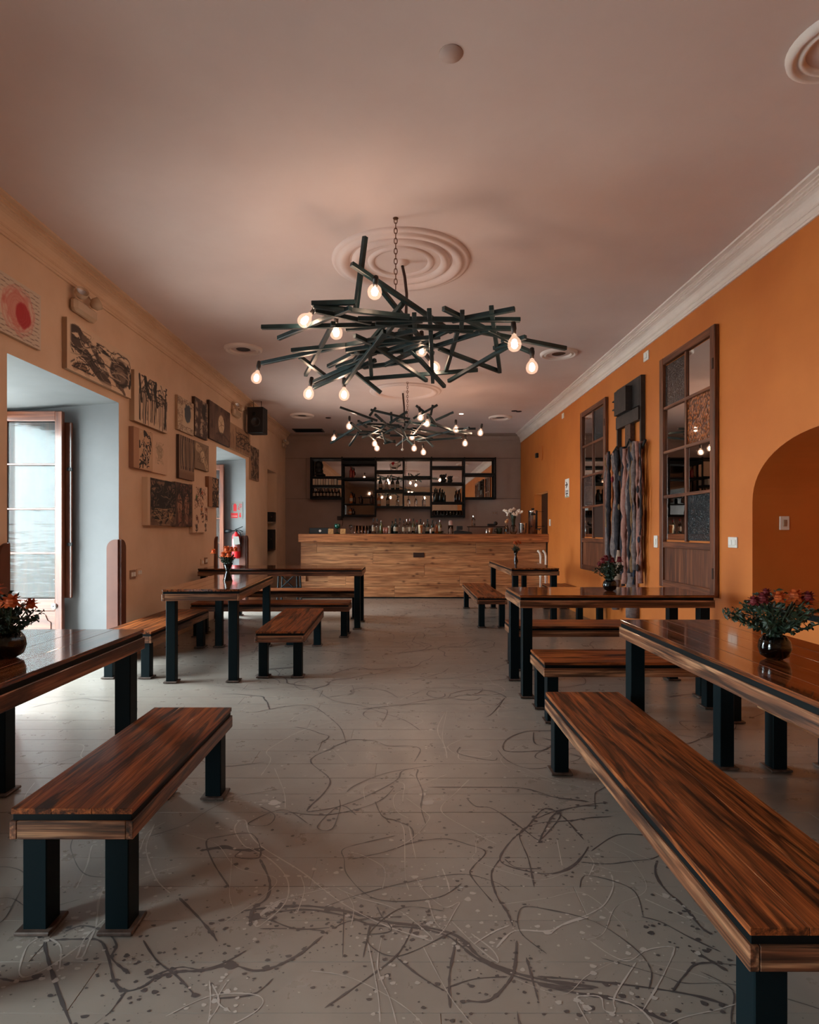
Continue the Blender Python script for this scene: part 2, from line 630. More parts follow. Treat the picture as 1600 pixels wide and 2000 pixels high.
A, As = (400, 1350), 2.133
Bo, Bs = (0, 1500), 2.2857
Co, Cs = (1050, 1330), 2.909
for pts, w in [
    ([(160, 915), (300, 900), (430, 895), (600, 920), (750, 960), (900, 980), (1050, 1020), (1150, 1110), (1280, 1170), (1450, 1210), (1640, 1235)], .016),
    ([(250, 925), (420, 910), (580, 935), (700, 975), (860, 985), (1010, 1020), (1130, 1110), (1300, 1190), (1500, 1235), (1620, 1240)], .010),
    ([(590, 225), (570, 160), (520, 110), (440, 60), (330, 65), (200, 90)], .007),
    ([(540, 235), (460, 270), (445, 300), (520, 365), (500, 420), (430, 490), (450, 500), (560, 480), (690, 430), (800, 370), (830, 330), (950, 310)], .009),
    ([(350, 505), (500, 515), (640, 490), (740, 450), (790, 400)], .007),
    ([(710, 460), (740, 520), (800, 540), (860, 570), (870, 620)], .008),
    ([(1095, 450), (1130, 480), (1200, 490), (1320, 570), (1390, 620), (1410, 590), (1460, 510), (1560, 480), (1640, 478)], .010),
    ([(930, 400), (1150, 400), (1330, 405), (1470, 445), (1600, 460)], .008),
    ([(1600, 650), (1540, 720), (1440, 760), (1300, 740), (1230, 700), (1280, 620), (1340, 570), (1400, 500), (1440, 490), (1500, 530), (1580, 620)], .009),
    ([(1230, 700), (1195, 760), (1215, 850), (1260, 920), (1285, 980)], .009),
    ([(610, 700), (750, 670), (870, 630), (1000, 615), (1100, 640), (1170, 670), (1120, 730), (1110, 770), (1200, 880)], .007),
    ([(-20, 665), (80, 650), (140, 662), (250, 660)], .026),
    ([(230, 700), (270, 790), (260, 860), (200, 910), (190, 980)], .014),
    ([(580, 900), (575, 1110)], .006), ([(690, 970), (660, 1110)], .007), ([(1050, 1030), (1020, 1180), (1022, 1320)], .009),
    ([(500, 1320), (700, 1180), (800, 1100), (850, 1020), (870, 960)], .007),
    ([(800, 1110), (900, 1190), (1000, 1250)], .007),
    ([(1090, 1290), (1180, 1290), (1250, 1230), (1290, 1160), (1300, 1040)], .010),
    ([(530, 990), (600, 960), (720, 945), (820, 940)], .007),
    ([(470, 0), (540, 40), (650, 60), (740, 90), (830, 120), (900, 165)], .008),
    ([(690, 120), (660, 95), (700, 70), (760, 80), (740, 130)], .006),
    ([(1150, 40), (1210, 60), (1250, 30), (1200, 90), (1170, 110)], .008),
    ([(1370, 170), (1380, 220), (1480, 235), (1560, 240)], .008),
    ([(1250, 700), (1300, 735), (1400, 740)], .007),
    ([(170, 940), (260, 950), (380, 990), (520, 985)], .007),
    ([(230, 990), (400, 990), (500, 1000)], .006),
    ([(1340, 1110), (1390, 1290)], .008), ([(1000, 1240), (1120, 1200), (1260, 1190)], .006),
]:
    trace('d', A, As, pts, w)
for pts, w in [
    ([(320, 1150), (260, 1000), (200, 790), (240, 770), (340, 765), (440, 770), (480, 830), (510, 950), (560, 995), (640, 975), (700, 935), (800, 910), (900, 905), (1030, 880), (1130, 905), (1220, 890), (1340, 830), (1440, 750)], .011),
    ([(290, 730), (370, 705), (470, 730), (520, 790), (500, 850), (580, 920)], .010),
    ([(640, 770), (700, 860), (790, 930), (870, 1015)], .008),
    ([(800, 580), (870, 650), (940, 730), (970, 775)], .010),
    ([(960, 1030), (1130, 1010), (1220, 940)], .007),
    ([(0, 940), (100, 955), (200, 930)], .008), ([(560, 1000), (500, 1080), (470, 1110)], .005),
    ([(680, 930), (800, 890), (900, 900), (1000, 870), (1100, 815)], .006),
]:
    trace('d', Bo, Bs, pts, w)
for pts, w in [
    ([(0, 730), (60, 730), (130, 760), (60, 860), (10, 910)], .008),
    ([(0, 780), (100, 740), (280, 705), (400, 690)], .007),
    ([(290, 940), (240, 1020), (180, 1070), (80, 1100)], .006),
    ([(0, 640), (100, 660), (270, 680)], .006),
    ([(680, 1020), (670, 1090), (720, 1180), (830, 1280), (930, 1400), (990, 1440)], .012),
    ([(870, 1530), (930, 1560), (1080, 1650)], .012),
    ([(0, 1680), (250, 1700), (600, 1740), (900, 1790), (1100, 1850)], .009),
    ([(0, 1720), (200, 1770), (400, 1800), (560, 1850), (700, 1920), (800, 1949)], .016),
    ([(590, 1340), (700, 1370), (850, 1450), (1040, 1540)], .006),
]:
    trace('d', Co, Cs, pts, w)
for pts, w in [
    ([(800, 540), (830, 580), (835, 760), (850, 830)], .004), ([(850, 560), (880, 700)], .004),
    ([(850, 770), (880, 780), (920, 840), (1000, 900), (1060, 880), (1040, 920), (1000, 990), (970, 1020)], .004),
    ([(990, 740), (1010, 790), (1020, 830)], .006),
    ([(520, 820), (320, 870), (230, 930), (210, 975), (240, 970), (330, 890), (350, 820), (330, 760), (270, 700), (200, 660), (160, 640), (125, 580), (140, 545), (170, 540), (185, 590), (240, 650), (400, 750), (500, 830), (600, 900), (760, 980), (930, 1035)], .006),
    ([(215, 970), (225, 940), (320, 875)], .012),
    ([(1120, 1055), (1200, 1005), (1270, 975)], .007), ([(1215, 1070), (1290, 1000), (1430, 1000), (1500, 970), (1600, 940)], .008),
    ([(100, 455), (200, 462), (280, 460)], .006),
    ([(1000, 90), (970, 160), (1000, 230), (1010, 280)], .006), ([(1010, 80), (990, 180), (1005, 250)], .004),
    ([(550, 820), (640, 860), (800, 910), (930, 1010), (940, 1040), (860, 1010)], .004),
    ([(680, 1050), (720, 1250), (730, 1380)], .004), ([(740, 1010), (720, 1150), (770, 1280), (800, 1390)], .004),
    ([(1030, 960), (1130, 1060), (1220, 1130), (1200, 1080), (1110, 1010)], .005),
    ([(290, 320), (330, 420), (335, 490)], .004), ([(530, 240), (600, 310)], .003),
    ([(1330, 320), (1450, 370), (1600, 405)], .004), ([(1320, 345), (1480, 385), (1600, 400)], .003),
    ([(30, 1220), (60, 1300), (10, 1380)], .004), ([(400, 770), (415, 830), (385, 925)], .004),
    ([(590, 840), (620, 900), (610, 980)], .003), ([(930, 870), (960, 960), (1000, 1000)], .004),
]:
    trace('l', A, As, pts, w)
for pts, w in [
    ([(465, 680), (380, 760), (350, 830), (340, 850), (370, 840), (400, 770), (430, 700), (440, 600), (465, 530)], .007),
    ([(170, 760), (120, 800), (90, 880), (90, 925), (130, 930), (250, 870), (400, 760)], .006),
    ([(620, 380), (660, 290), (740, 240)], .006), ([(690, 250), (655, 340), (660, 400), (700, 500), (760, 560)], .006),
    ([(340, 540), (390, 430), (410, 350), (435, 345)], .006), ([(265, 900), (270, 800), (220, 760)], .006),
    ([(935, 950), (940, 1040), (930, 1143)], .004), ([(1010, 960), (970, 1040), (1030, 1090)], .004),
    ([(820, 75), (900, 110), (960, 130)], .004), ([(620, 500), (720, 460), (800, 440)], .003),
]:
    trace('l', Bo, Bs, pts, w)
for pts, w in [
    ([(420, 1100), (430, 1170), (380, 1270), (280, 1330), (150, 1380), (70, 1440)], .006),
    ([(300, 1480), (420, 1560), (520, 1590), (620, 1530), (760, 1510), (770, 1550), (700, 1700), (600, 1870)], .005),
    ([(290, 1949), (220, 1810), (280, 1790), (360, 1800), (380, 1870), (440, 1880), (440, 1790), (560, 1600)], .005),
    ([(400, 1800), (520, 1830), (600, 1880), (660, 1949)], .007),
    ([(610, 1240), (700, 1280), (850, 1350)], .006), ([(110, 900), (130, 1000), (140, 1050)], .004), ([(290, 990), (320, 1040), (290, 1110)], .004),
]:
    trace('l', Co, Cs, pts, w)
for (a, b, rr) in [(290, 465, .028), (930, 465, .030), (910, 430, .016), (340, 770, .012), (875, 775, .012)]:
    v = floor_px(A[0] + a / As, A[1] + b / As)
    blot(film['l'], v.x, v.y, rr, 14)
for (a, b, rr) in [(1030, 880, .020), (700, 935, .012), (870, 1015, .012), (990, 680, .010), (1190, 890, .012), (510, 950, .012), (565, 838, .009), (1140, 665, .02), (940, 732, .010)]:
    v = floor_px(Bo[0] + a / Bs, Bo[1] + b / Bs)
    blot(film['d'], v.x, v.y, rr, 12)
# looser tangles over the rest of the room
for k in range(300):
    kind = 'd' if r2.random() < .62 else 'l'
    x, yy = r2.uniform(-2.5, 2.5), r2.uniform(.6, 10.6) if k > 25 else r2.uniform(.6, 2.4)
    if k % 3 == 0:
        x = r2.uniform(-.8, .8)
    h = r2.uniform(0, 2 * PI)
    q = [(x, yy)]
    turn = r2.gauss(0, .5)
    for j in range(r2.randint(3, 8)):
        h += turn + r2.gauss(0, .5)
        st = r2.uniform(.05, .2)
        x, yy = x + st * math.cos(h), yy + st * math.sin(h)
        q.append((x, yy))
    q = [(min(max(a, XL + .05), XR - .05), b) for a, b in q]
    ribbon(film[kind], q, (.005 if kind == 'd' else .003) * r2.uniform(.6, 1.4) * (1 + max(0, min(1.6, (q[0][1] - 2.5) * .5))))
for k in range(5200):
    t = r2.random()
    x, yy = r2.uniform(-2.6, 2.55), r2.choice([r2.uniform(.6, 3.5), r2.uniform(.6, 6), r2.uniform(2, 10.5)])
    blot(film['d' if r2.random() < .88 else 'l'], x, yy, min(.008, .0013 + abs(r2.gauss(0, 1)) ** 2.6 * .0009), 7)
for key, nm, mt in (('d', 'dark_paint_splashes', 'drip_dark'), ('l', 'pale_paint_splashes', 'drip_light')):
    o = link(nm, film[key].mesh(nm, M[mt], fix=False), fl)
    for p in o.data.polygons:
        pass
    o['kind'] = 'stuff'

struct('floor_doorway', MB().box(XL - WT - .1, XL, DOORS[0][0] - .1, YB + .1, -.1, -.004), M['floor'])
struct('ground_outside', MB().box(-40, XL - WT - .1, -25, 40, -.25, -.12), M['outside'])

# ---- ceiling
struct('ceiling', MB().box(XL - WT, XR + .8, YF - .2, YB + .3, ZC, ZC + .2), M['ceiling'])

# ---- street-side wall with deep door recesses
mb = MB()
segs = [(YF - .2, DOORS[0][0]), (DOORS[0][1], DOORS[1][0]), (DOORS[1][1], DOORS[2][0]), (DOORS[2][1], 11.55), (12.38, YB + .2)]
for a, b in segs:
    mb.box(XL - WT, XL, a, b, -.1, ZC)
for a, b in DOORS:
    mb.prism([(XL, DZ0), (XL - WT, DZ1), (XL - WT, ZC), (XL, ZC)], 1, a, b)
mb.box(XL - WT, XL - .38, 11.55, 12.38, -.1, ZC)
mb.box(XL - .38, XL, 11.55, 12.38, DZ0, ZC)
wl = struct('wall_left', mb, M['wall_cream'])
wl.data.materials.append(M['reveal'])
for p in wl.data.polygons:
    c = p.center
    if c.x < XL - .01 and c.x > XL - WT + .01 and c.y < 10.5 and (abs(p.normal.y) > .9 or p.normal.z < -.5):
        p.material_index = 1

# ---- back wall of boarded panels
wb = struct('wall_back', MB().box(XL - .05, XR + .05, YB + .012, YB + .25, -.1, ZC), M['darkbrown'])
zs = [-.05, 1.966, 2.878, ZC]
for zi in range(3):
    xs = [XL, XR] if zi != 1 else [XL, -2.24, 1.93, XR]
    for a, b in zip(xs[:-1], xs[1:]):
        boxpart('panel', (b - a - .006, .014, zs[zi + 1] - zs[zi] - .006), ((a + b) / 2, YB + .007, (zs[zi] + zs[zi + 1]) / 2), M['wall_back'], wb, c=.002)

struct('wall_front', MB().box(XL - WT, XR + .8, YF - .2, YF, -.1, ZC), M['wall_cream'])

# ---- orange wall with the arched opening and the door beside the bar
AY0, AY1 = 2.845, 4.417
RD = (10.77, 11.88)
mb = MB()
for a, b in [(YF, AY0), (AY1, RD[0]), (RD[1], YB + .2)]:
    mb.box(XR, XR + .6, a, b, -.1, ZC)
mb.box(XR, XR + .6, RD[0], RD[1], 1.975, ZC)
NA = 30
arch = []
for k in range(NA + 1):
    t = PI * k / NA
    arch.append(((AY0 + AY1) / 2 - (AY1 - AY0) / 2 * math.cos(t), 1.46 + .45 * math.sin(t) ** .92 if 0 < k < NA else 1.46))
for (ya, za), (yb, zb) in zip(arch[:-1], arch[1:]):
    mb.prism([(ya, za), (yb, zb), (yb, ZC), (ya, ZC)], 0, XR, XR + .6)
mb.box(XR + .02, XR + .6, AY0, AY1, -.1, .668)
mb.box(XR + .6, XR + .7, AY0 - .3, AY1 + .3, -.1, ZC)
struct('wall_right', mb, M['wall_orange'])

# ---- cornices
prof = [(0, 3.232), (.014, 3.232), (.014, 3.250), (.019, 3.252), (.019, 3.284), (.025, 3.286), (.025, 3.293), (.029, 3.295), (.031, 3.315), (.039, 3.336), (.053, 3.352), (.072, 3.361), (.080, 3.362),
        (.080, 3.369), (.089, 3.371), (.097, 3.371), (.092, 3.381), (.090, 3.389), (.102, 3.391), (.110, 3.391), (.105, 3.400), (.104, 3.406), (.142, 3.408), (.142, ZC), (0, ZC)]
struct('trim_1', MB().prism([(XL + d, z) for d, z in prof], 1, YF, YB), M['cornice'])
bpy.data.objects['trim_1'].data.materials[0] = M['wall_cream']
struct('trim_2', MB().prism([(XR - d, z) for d, z in prof], 1, YF, YB), M['cornice'])
struct('trim_3', MB().prism([(YB - d * .9, z) for d, z in prof], 0, XL, XR), M['wall_back'])

# ---- ledge in the arched opening
t = thing('arch_ledge', 'wooden ledge with a black edge inside the arched opening', 'ledge', (XR + .3, (AY0 + AY1) / 2, .668))
boxpart('edge_band', (AY1 - AY0, .6, .038), (0, 0, .019), M['band'], t, (0, 0, PI / 2))
for k in range(3):
    boxpart('plank', (AY1 - AY0 - .004, .197, .014), (-.2 + .2 * k, 0, .045), M['topv'], t, (0, 0, PI / 2))

# ---- cedar French door leaves standing open in the recesses
def leaf_door(n, ydoor, label, dx=0):
    x0, x1 = -3.745 + dx, -3.165 + dx
    root = bpy.data.objects.new('door_%d' % n, None)
    root.location = (x0, ydoor, 0)
    COL.objects.link(root)
    root['kind'] = 'structure'
    root['label'] = label
    L = x1 - x0
    th = .045
    zt = 2.352
    for xx in (.032, L - .035):
        boxpart('stile', (zt - .03, .07 if xx > .1 else .062, th), (xx, 0, zt / 2 + .015), M['door'], root, (PI / 2, -PI / 2, 0), c=.006)
    for z0, z1 in ((2.26, zt), (.505, .618), (.03, .16)):
        boxpart('rail', (L - .13, z1 - z0, th - .004), (L / 2, 0, (z0 + z1) / 2), M['door'], root, (PI / 2, 0, 0), c=.005)
    zz = [2.257, 1.861, 1.449, 1.04, .62]
    for k in range(3):
        boxpart('glazing_bar', (L - .13, .016, .03), (L / 2, 0, zz[k + 1]), M['door'], root, (PI / 2, 0, 0), c=.003)
    for k in range(4):
        boxpart('pane', (L - .125, zz[k] - zz[k + 1] - .012, .004), (L / 2, 0, (zz[k] + zz[k + 1]) / 2), M['pane'], root, (PI / 2, 0, 0), c=.0005)
    boxpart('panel', (L - .13, .35, .018), (L / 2, 0, .33), M['door'], root, (PI / 2, 0, 0), c=.002)
    # raised field with clipped corners
    a, b, c0, d0 = .045, L - .175, .20, .47
    pl = [(a + .05, c0), (b - .05, c0), (b - .04, c0 + .03), (b, c0 + .05), (b, d0 - .07), (b - .03, d0 - .05), (b - .05, d0), (a + .05, d0), (a + .03, d0 - .05), (a, d0 - .07), (a, c0 + .05), (a + .04, c0 + .03)]
    put('raised_field', MB().prism([(u + .065, v) for u, v in pl], 1, -.018, -.002), M['door'], root)
    k = put('lock', MB().lathe([(.026, 0), (.026, .012), (.018, .016), (.018, .02)], 16), M['steel'], root, (L - .07, -th / 2, .552), (PI / 2, 0, 0))
    put('keyhole', MB().lathe([(.008, 0), (.008, .003)], 10), M['blackmat'], k, (0, 0, .02))
    return root


leaf_door(1, 5.45, 'open glazed cedar door leaf in the nearer wall recess')
leaf_door(2, 9.87, 'open glazed cedar door leaf in the farther wall recess beside the fire extinguisher', .125)
for n, (ydoor, lab) in enumerate([(5.505, 'cedar shutter board behind the open door leaf'), (9.925, 'cedar shutter board by the fire extinguisher')]):
    t = thing('door_shutter', lab, 'shutter', (-3.70 + .05 * n, ydoor, .62))
    boxpart('stile', (1.64, .58, .022), (.295, 0, .82), M['door'], t, (PI / 2, -PI / 2, 0), c=.005)
    for z in (.5, 1.2):
        boxpart('hinge', (.05, .02, .03), (.57, -.014, z), M['blackmat'], t, (0, 0, 0))
# outer frames of the street doors
for n, (a, b) in enumerate(DOORS):
    mb = MB().box(XL - WT - .04, XL - WT + .06, a, a + .06, 0, DZ1).box(XL - WT - .04, XL - WT + .06, b - .06, b, 0, DZ1).box(XL - WT - .04, XL - WT + .06, a, b, DZ1 - .07, DZ1)
    struct('trim_%d' % (4 + n), mb, M['door'])
# dark door in the opening by the bar
rd = struct('door_3', MB().box(XR + .145, XR + .19, RD[0], RD[1], 0, 1.975), M['darkbrown'])

# ---- brown guard boards on the recess corners
def guard(yc, side, label):
    """side: +1 the board on the room face runs to larger y"""
    t = thing('corner_guard', label, 'corner guard', (XL, yc, 0))
    hgt, r = 1.165, .085

    def outline(w):
        pts = [(0, 0), (w, 0), (w, hgt - r)]
        pts += [(w - r + r * math.cos(a), hgt - r + r * math.sin(a)) for a in [PI / 2 * k / 7 for k in range(1, 8)]]
        return pts + [(0, hgt)]
    put('face_board', MB().prism([(side * u, v) for u, v in outline(.10)], 0, .0, .022), M['guard'], t)
    put('recess_board', MB().prism([(-u, v) for u, v in outline(.105)], 1, -side * .022, 0), M['guard'], t)
    return t


guard(4.0, -1, 'brown round-topped corner guard at the frame edge beside the glazed door')
guard(5.56, 1, 'brown round-topped corner guard between the glazed door and the wall outlets')
guard(8.43, -1, 'brown round-topped corner guard just before the farther recess')
guard(9.98, 1, 'brown round-topped corner guard beside the fire extinguisher')

# ================================================================== tables and benches
def trestle(kind, x0, x1, y0, y1, label, rz=0, group=None):
    """pine top on a black band and apron boards, four dark steel legs on foot plates"""
    bench = kind == 'bench'
    h = .40 if bench else .77
    npl = 3 if bench else 5
    topm = M['top'] if bench else M['topv']
    L, W = x1 - x0, y1 - y0
    rot = 0
    if W > L:
        L, W = W, L
        rot = PI / 2
    t = thing('bench' if bench else 'dining_table', label, 'bench' if bench else 'table', ((x0 + x1) / 2, (y0 + y1) / 2, 0), rot + rz, group or ('wooden benches' if bench else 'wooden tables'))
    th, gap, ap = .018, .020, .056
    pw = W / npl
    for k in range(npl):
        boxpart('plank', (L, pw - (.0006 if bench else .0016), th), (0, -W / 2 + pw * (k + .5), h - th / 2), topm, t, c=.0012)
    boxpart('steel_band', (L - .008, W - .008, gap + .002), (0, 0, h - th - gap / 2), M['band'], t, c=.001)
    za = h - th - gap - ap / 2
    for s in (-1, 1):
        boxpart('apron', (L + .006, .022, ap), (0, s * (W / 2 - .008), za), M['apron'], t, c=.002)
        boxpart('apron', (W - .04, .022, ap), (s * (L / 2 - .008), 0, za), M['apron'], t, (0, 0, PI / 2), c=.002)
    lw = .074
    for sx in (-1, 1):
        for sy in (-1, 1):
            lx, ly = sx * (L / 2 - .022 - lw / 2), sy * (W / 2 - .022 - lw / 2)
            lg = boxpart('leg', (h - th - gap - .010, lw, lw), (lx, ly, (h - th - gap) / 2 + .004), M['leg'], t, (0, -PI / 2, 0), c=.003)
            boxpart('foot_plate', (.012, lw + .036, lw + .036), (-(h - th - gap - .010) / 2 + .001, 0, 0), M['foot'], lg, c=.003)
    return t


T = lambda *a, **k: trestle('table', *a, **k)
Bn = lambda *a, **k: trestle('bench', *a, **k)
T(-1.975, -1.27, 1.45, 2.86, 'glossy wooden table cut by the frame edge beside the glazed door')
T(-2.02, -1.40, 4.80, 6.40, 'wooden table with the hourglass vase of orange flowers', rz=math.radians(3))
T(-2.61, -.55, 7.40, 8.13, 'long wooden table crossing in front of the bar end with the black box')
T(1.155, 1.74, 1.35, 3.17, 'wooden table under the arch with the largest bouquet')
T(.85, 2.29, 4.36, 4.99, 'wooden table below the big multi-paned mirror, carrying red flowers')
T(1.35, 1.96, 7.50, 9.50, 'small-looking wooden table nearest the bar front, with a narrow vase')
Bn(-1.207, -.835, 1.80, 2.83, 'short wooden bench standing alone in front at the daylight side')
Bn(-2.56, -2.13, 4.93, 6.36, 'wooden bench pushed along the cream wall under the paintings')
Bn(-1.285, -.875, 4.96, 6.43, 'wooden bench on the aisle side of the hourglass-vase table', rz=math.radians(1.6))
Bn(-2.50, -.66, 6.85, 7.22, 'long wooden bench on the near side of the crosswise table')
Bn(-2.50, -.66, 8.30, 8.70, 'long wooden bench between the crosswise table and the bar')
Bn(.738, 1.122, 1.26, 3.10, 'long wooden bench in front on the orange-wall side, running out of frame')
Bn(1.88, 2.28, 1.35, 3.14, 'wooden bench hidden under the table with the largest bouquet, mostly legs showing')
Bn(.895, 2.20, 3.79, 4.21, 'wooden bench on the near side of the table with red flowers')
Bn(.95, 2.20, 5.22, 5.62, 'wooden bench on the far side of the table with red flowers')
Bn(.92, 1.30, 7.52, 9.53, 'wooden bench on the aisle side of the table nearest the bar')
Bn(2.19, 2.57, 7.55, 9.45, 'wooden bench against the orange wall beside the table nearest the bar')

# ================================================================== the bar
BY, BX0 = 10.70, -1.93
bar = thing('plank_bar', 'knotty pine plank bar front across the far end', 'bar', (0, 10.85, 0))
put('carcass', MB().box(BX0 + .02, XR - .01, .075, .42, .02, 1.04), M['darkbrown'], bar)
put('toe_strip', MB().box(BX0 + .01, XR - .01, -.004, .1, 0, .018), M['black'], bar)
rows = 5
zr = [.02 + (1.04 - .02) * k / rows for k in range(rows + 1)]
rb = random.Random(3)
joint = [[(619 - CXP) * 10.85 / F, 1.3], [-.6, 2.0], [.35], [-1.1, 1.0], [-.2, 1.9]]
for k in range(rows):
    zk = rows - 1 - k
    xs = [BX0] + joint[k] + [XR - .012]
    for a, b in zip(xs[:-1], xs[1:]):
        z0, z1 = zr[zk], zr[zk + 1]
        if k == 3 and a == BX0:   # a slot is cut in this board
            sx0, sx1 = (597 - CXP) * 10.85 / F, (641 - CXP) * 10.85 / F
            sz0, sz1 = H - (1135.5 - CYP) * 10.85 / F, H - (1125.5 - CYP) * 10.85 / F
            m2 = MB().box(a, sx0, 0, .022, z0 + .002, z1 - .002).box(sx1, b - .003, 0, .022, z0 + .002, z1 - .002)
            m2.box(sx0, sx1, 0, .022, z0 + .002, sz0).box(sx0, sx1, 0, .022, sz1, z1 - .002)
            o = put('plank', m2, M['bar'], bar)
            continue
        boxpart('plank', (b - a - .003, .022, z1 - z0 - .003), ((a + b) / 2, .011 + rb.uniform(-.002, .001), (z0 + z1) / 2), M['bar'], bar, c=.003)
put('slot_back', MB().box(-1.9, -1.35, .05, .074, .3, .45), M['bar'], bar)
p = px(818, 1084, 10.84)
boxpart('dark_plate', (.20, .012, .09), (p.x, -.006, p.z), M['darkbrown'], bar)
t = thing('bar_counter', 'thick pine counter slab along the top of the bar', 'counter', (0, BY, 1.04))
put('underside', MB().box(BX0, XR - .006, .03, .62, 0, .1), M['bartop'], t)
for k in range(4):
    w = .62 / 4
    boxpart('plank', (XR - .006 - BX0, w - .002, .042), ((XR + BX0) / 2, .0 + w * (k + .5), .124), M['bartop'], t, c=.002)
boxpart('fascia', (XR - .006 - BX0, .03, .145), ((XR + BX0) / 2, -.004, .0725), M['bartop'], t, c=.003)
boxpart('end_board', (.60, .03, .145), (BX0 - .004, .31, .0725), M['bartop'], t, (0, 0, PI / 2), c=.003)
CT = 1.185
t = thing('back_counter', 'dark service counter standing behind the bar', 'counter', (.3, 12.75, 0))
put('body', MB().box(-1.6, 2.2, -.25, .45, 0, .86), M['darkbrown'], t)
put('worktop', MB().box(-1.63, 2.23, -.28, .45, .861, .90), M['steel'], t)

# white drain pipes in the corner of bar and wall
for n, (xx, lab) in enumerate([(1054, 'white bent drain pipe on the bar end, the one farther from the wall'), (1064, 'white bent drain pipe on the bar end, the one closer to the wall')]):
    a = px(xx - 3, 1077, 10.83)
    pts = [(a.x - .004, 10.818, a.z + .012), (a.x + .008, 10.80, a.z), (a.x + .03, 10.79, a.z - .03), (a.x + .04, 10.79, a.z - .09), (a.x + .04, 10.79, .001)]
    t = thing('drain_pipe', lab, 'pipe', (a.x, 10.82, 0))
    put('tube', MB().tube([(u - a.x, v - 10.82, w) for u, v, w in pts], .022, 10), M['pvc'], t, smooth=True)
    put('bracket', MB().lathe([(.027, 0), (.027, .02)], 10), M['pvc'], t, (.04, -.03, .4))

# ================================================================== bottle shelf on the back wall
SY = YB - .26      # front plane of the shelf
def sx(p):
    return (p - CXP) * SY / F
def sz(p):
    return H + (CYP - p) * SY / F
shelf = thing('bottle_shelf', 'black metal bottle shelf with mirror backs on the far wall', 'shelf', (0, SY, 0))
D = .255
units = [  # left, right, top, bottom, shelves
    (607, 668, 895, 973, [932, 949]), (668, 733, 895, 1007, [903, 934.5]), (733, 788, 895, 990, [920, 958]),
    (788, 843, 895, 991, [931.5, 963.6]), (843, 907.6, 895, 1008.5, [912, 944, 982]), (907.6, 968, 895, 973, [926])]
pw = .038
for (l, r, tp, bt, shs) in units:
    for yy in [tp] + shs + [bt]:
        thk = .03 if yy == tp else (.075 if yy == 903 else .045)
        boxpart('shelf_board', (sx(r) - sx(l), D, thk), ((sx(l) + sx(r)) / 2, D / 2, sz(yy)), M['black'], shelf)
    boxpart('mirror_pane', (sx(r) - sx(l) - pw, .006, sz(tp) - sz(bt) - .03), ((sx(l) + sx(r)) / 2, D - .006, (sz(tp) + sz(bt)) / 2), M['shade_mirror'] if l == 668 else M['mirror'], shelf, c=.0005)
posts = [(607, 893, 975), (668, 892, 1011), (733, 893, 1009), (788, 893, 993), (843, 892, 1011), (907.6, 893, 1011), (968, 893, 975)]
for (xp, tp, bt) in posts:
    for dy in (.018, D - .02):
        boxpart('post', (sz(tp) - sz(bt), pw, .03), (sx(xp), dy, (sz(tp) + sz(bt)) / 2), M['black'], shelf, (0, -PI / 2, 0))
for (xp, tp, bt) in posts:
    if xp in (907.6, 968, 843):
        for dy in (.09, .17):
            boxpart('side_bar', (sz(tp) - sz(bt) - .06, .014, .014), (sx(xp), dy, (sz(tp) + sz(bt)) / 2), M['black'], shelf, (0, -PI / 2, 0))

ORD = ['first', 'second', 'third', 'fourth', 'fifth', 'sixth', 'seventh', 'eighth', 'ninth', 'tenth', 'eleventh', 'twelfth', 'thirteenth', 'fourteenth', 'fifteenth', 'sixteenth', 'seventeenth', 'eighteenth', 'nineteenth', 'twentieth', 'twenty-first', 'twenty-second']
_bm = {}


def bottle(x, Y, z, h, r, shape, body, capm, labm, label, group, cat='bottle'):
    key = (round(h, 3), round(r, 3), shape, body, capm, labm)
    if key not in _bm:
        sh = {'wine': [(.92, 0), (1, .02), (1, .58), (.85, .66), (.42, .74), (.36, .80), (.36, .97)],
              'spirit': [(.95, 0), (1, .02), (1, .56), (.8, .64), (.36, .70), (.32, .76), (.32, .93)],
              'beer': [(.92, 0), (1, .02), (1, .50), (.8, .62), (.45, .74), (.40, .97)],
              'tall': [(.9, 0), (1, .02), (.96, .66), (.5, .74), (.4, .78), (.4, .95)]}[shape]
        b = MB().lathe([(a * r, c * h) for a, c in sh], 12).mesh('bottle_body', M[body], True)
        c0 = sh[-1]
        c = MB().lathe([(c0[0] * r * 1.12, (c0[1] - .09) * h), (c0[0] * r * 1.12, h)], 10).mesh('cap', M[capm])
        lb = None
        if labm:
            lb = MB().lathe([(r * 1.015, .16 * h), (r * 1.015, .44 * h)], 12, cap0=False, cap1=False).mesh('paper_label', M['tagpaper'], True)
        _bm[key] = (b, c, lb)
    b, c, lb = _bm[key]
    t = thing('bottle', label, cat, (x, Y, z), random.uniform(0, 6), group)
    link('glass_body', b, t)
    link('cap', c, t)
    if lb:
        link('paper_label', lb, t)
    return t


def on_shelf(xp, ybase, ytop, r, shape, body, capm, labm, label, group, dy=.12):
    Y = SY + dy
    zb = sz(ybase) + .0225
    X = (xp - CXP) * Y / F
    h = (ybase - ytop) * SY / F - .0225
    return bottle(X, Y, zb + .001, h, r, shape, body, capm, labm, label, group)


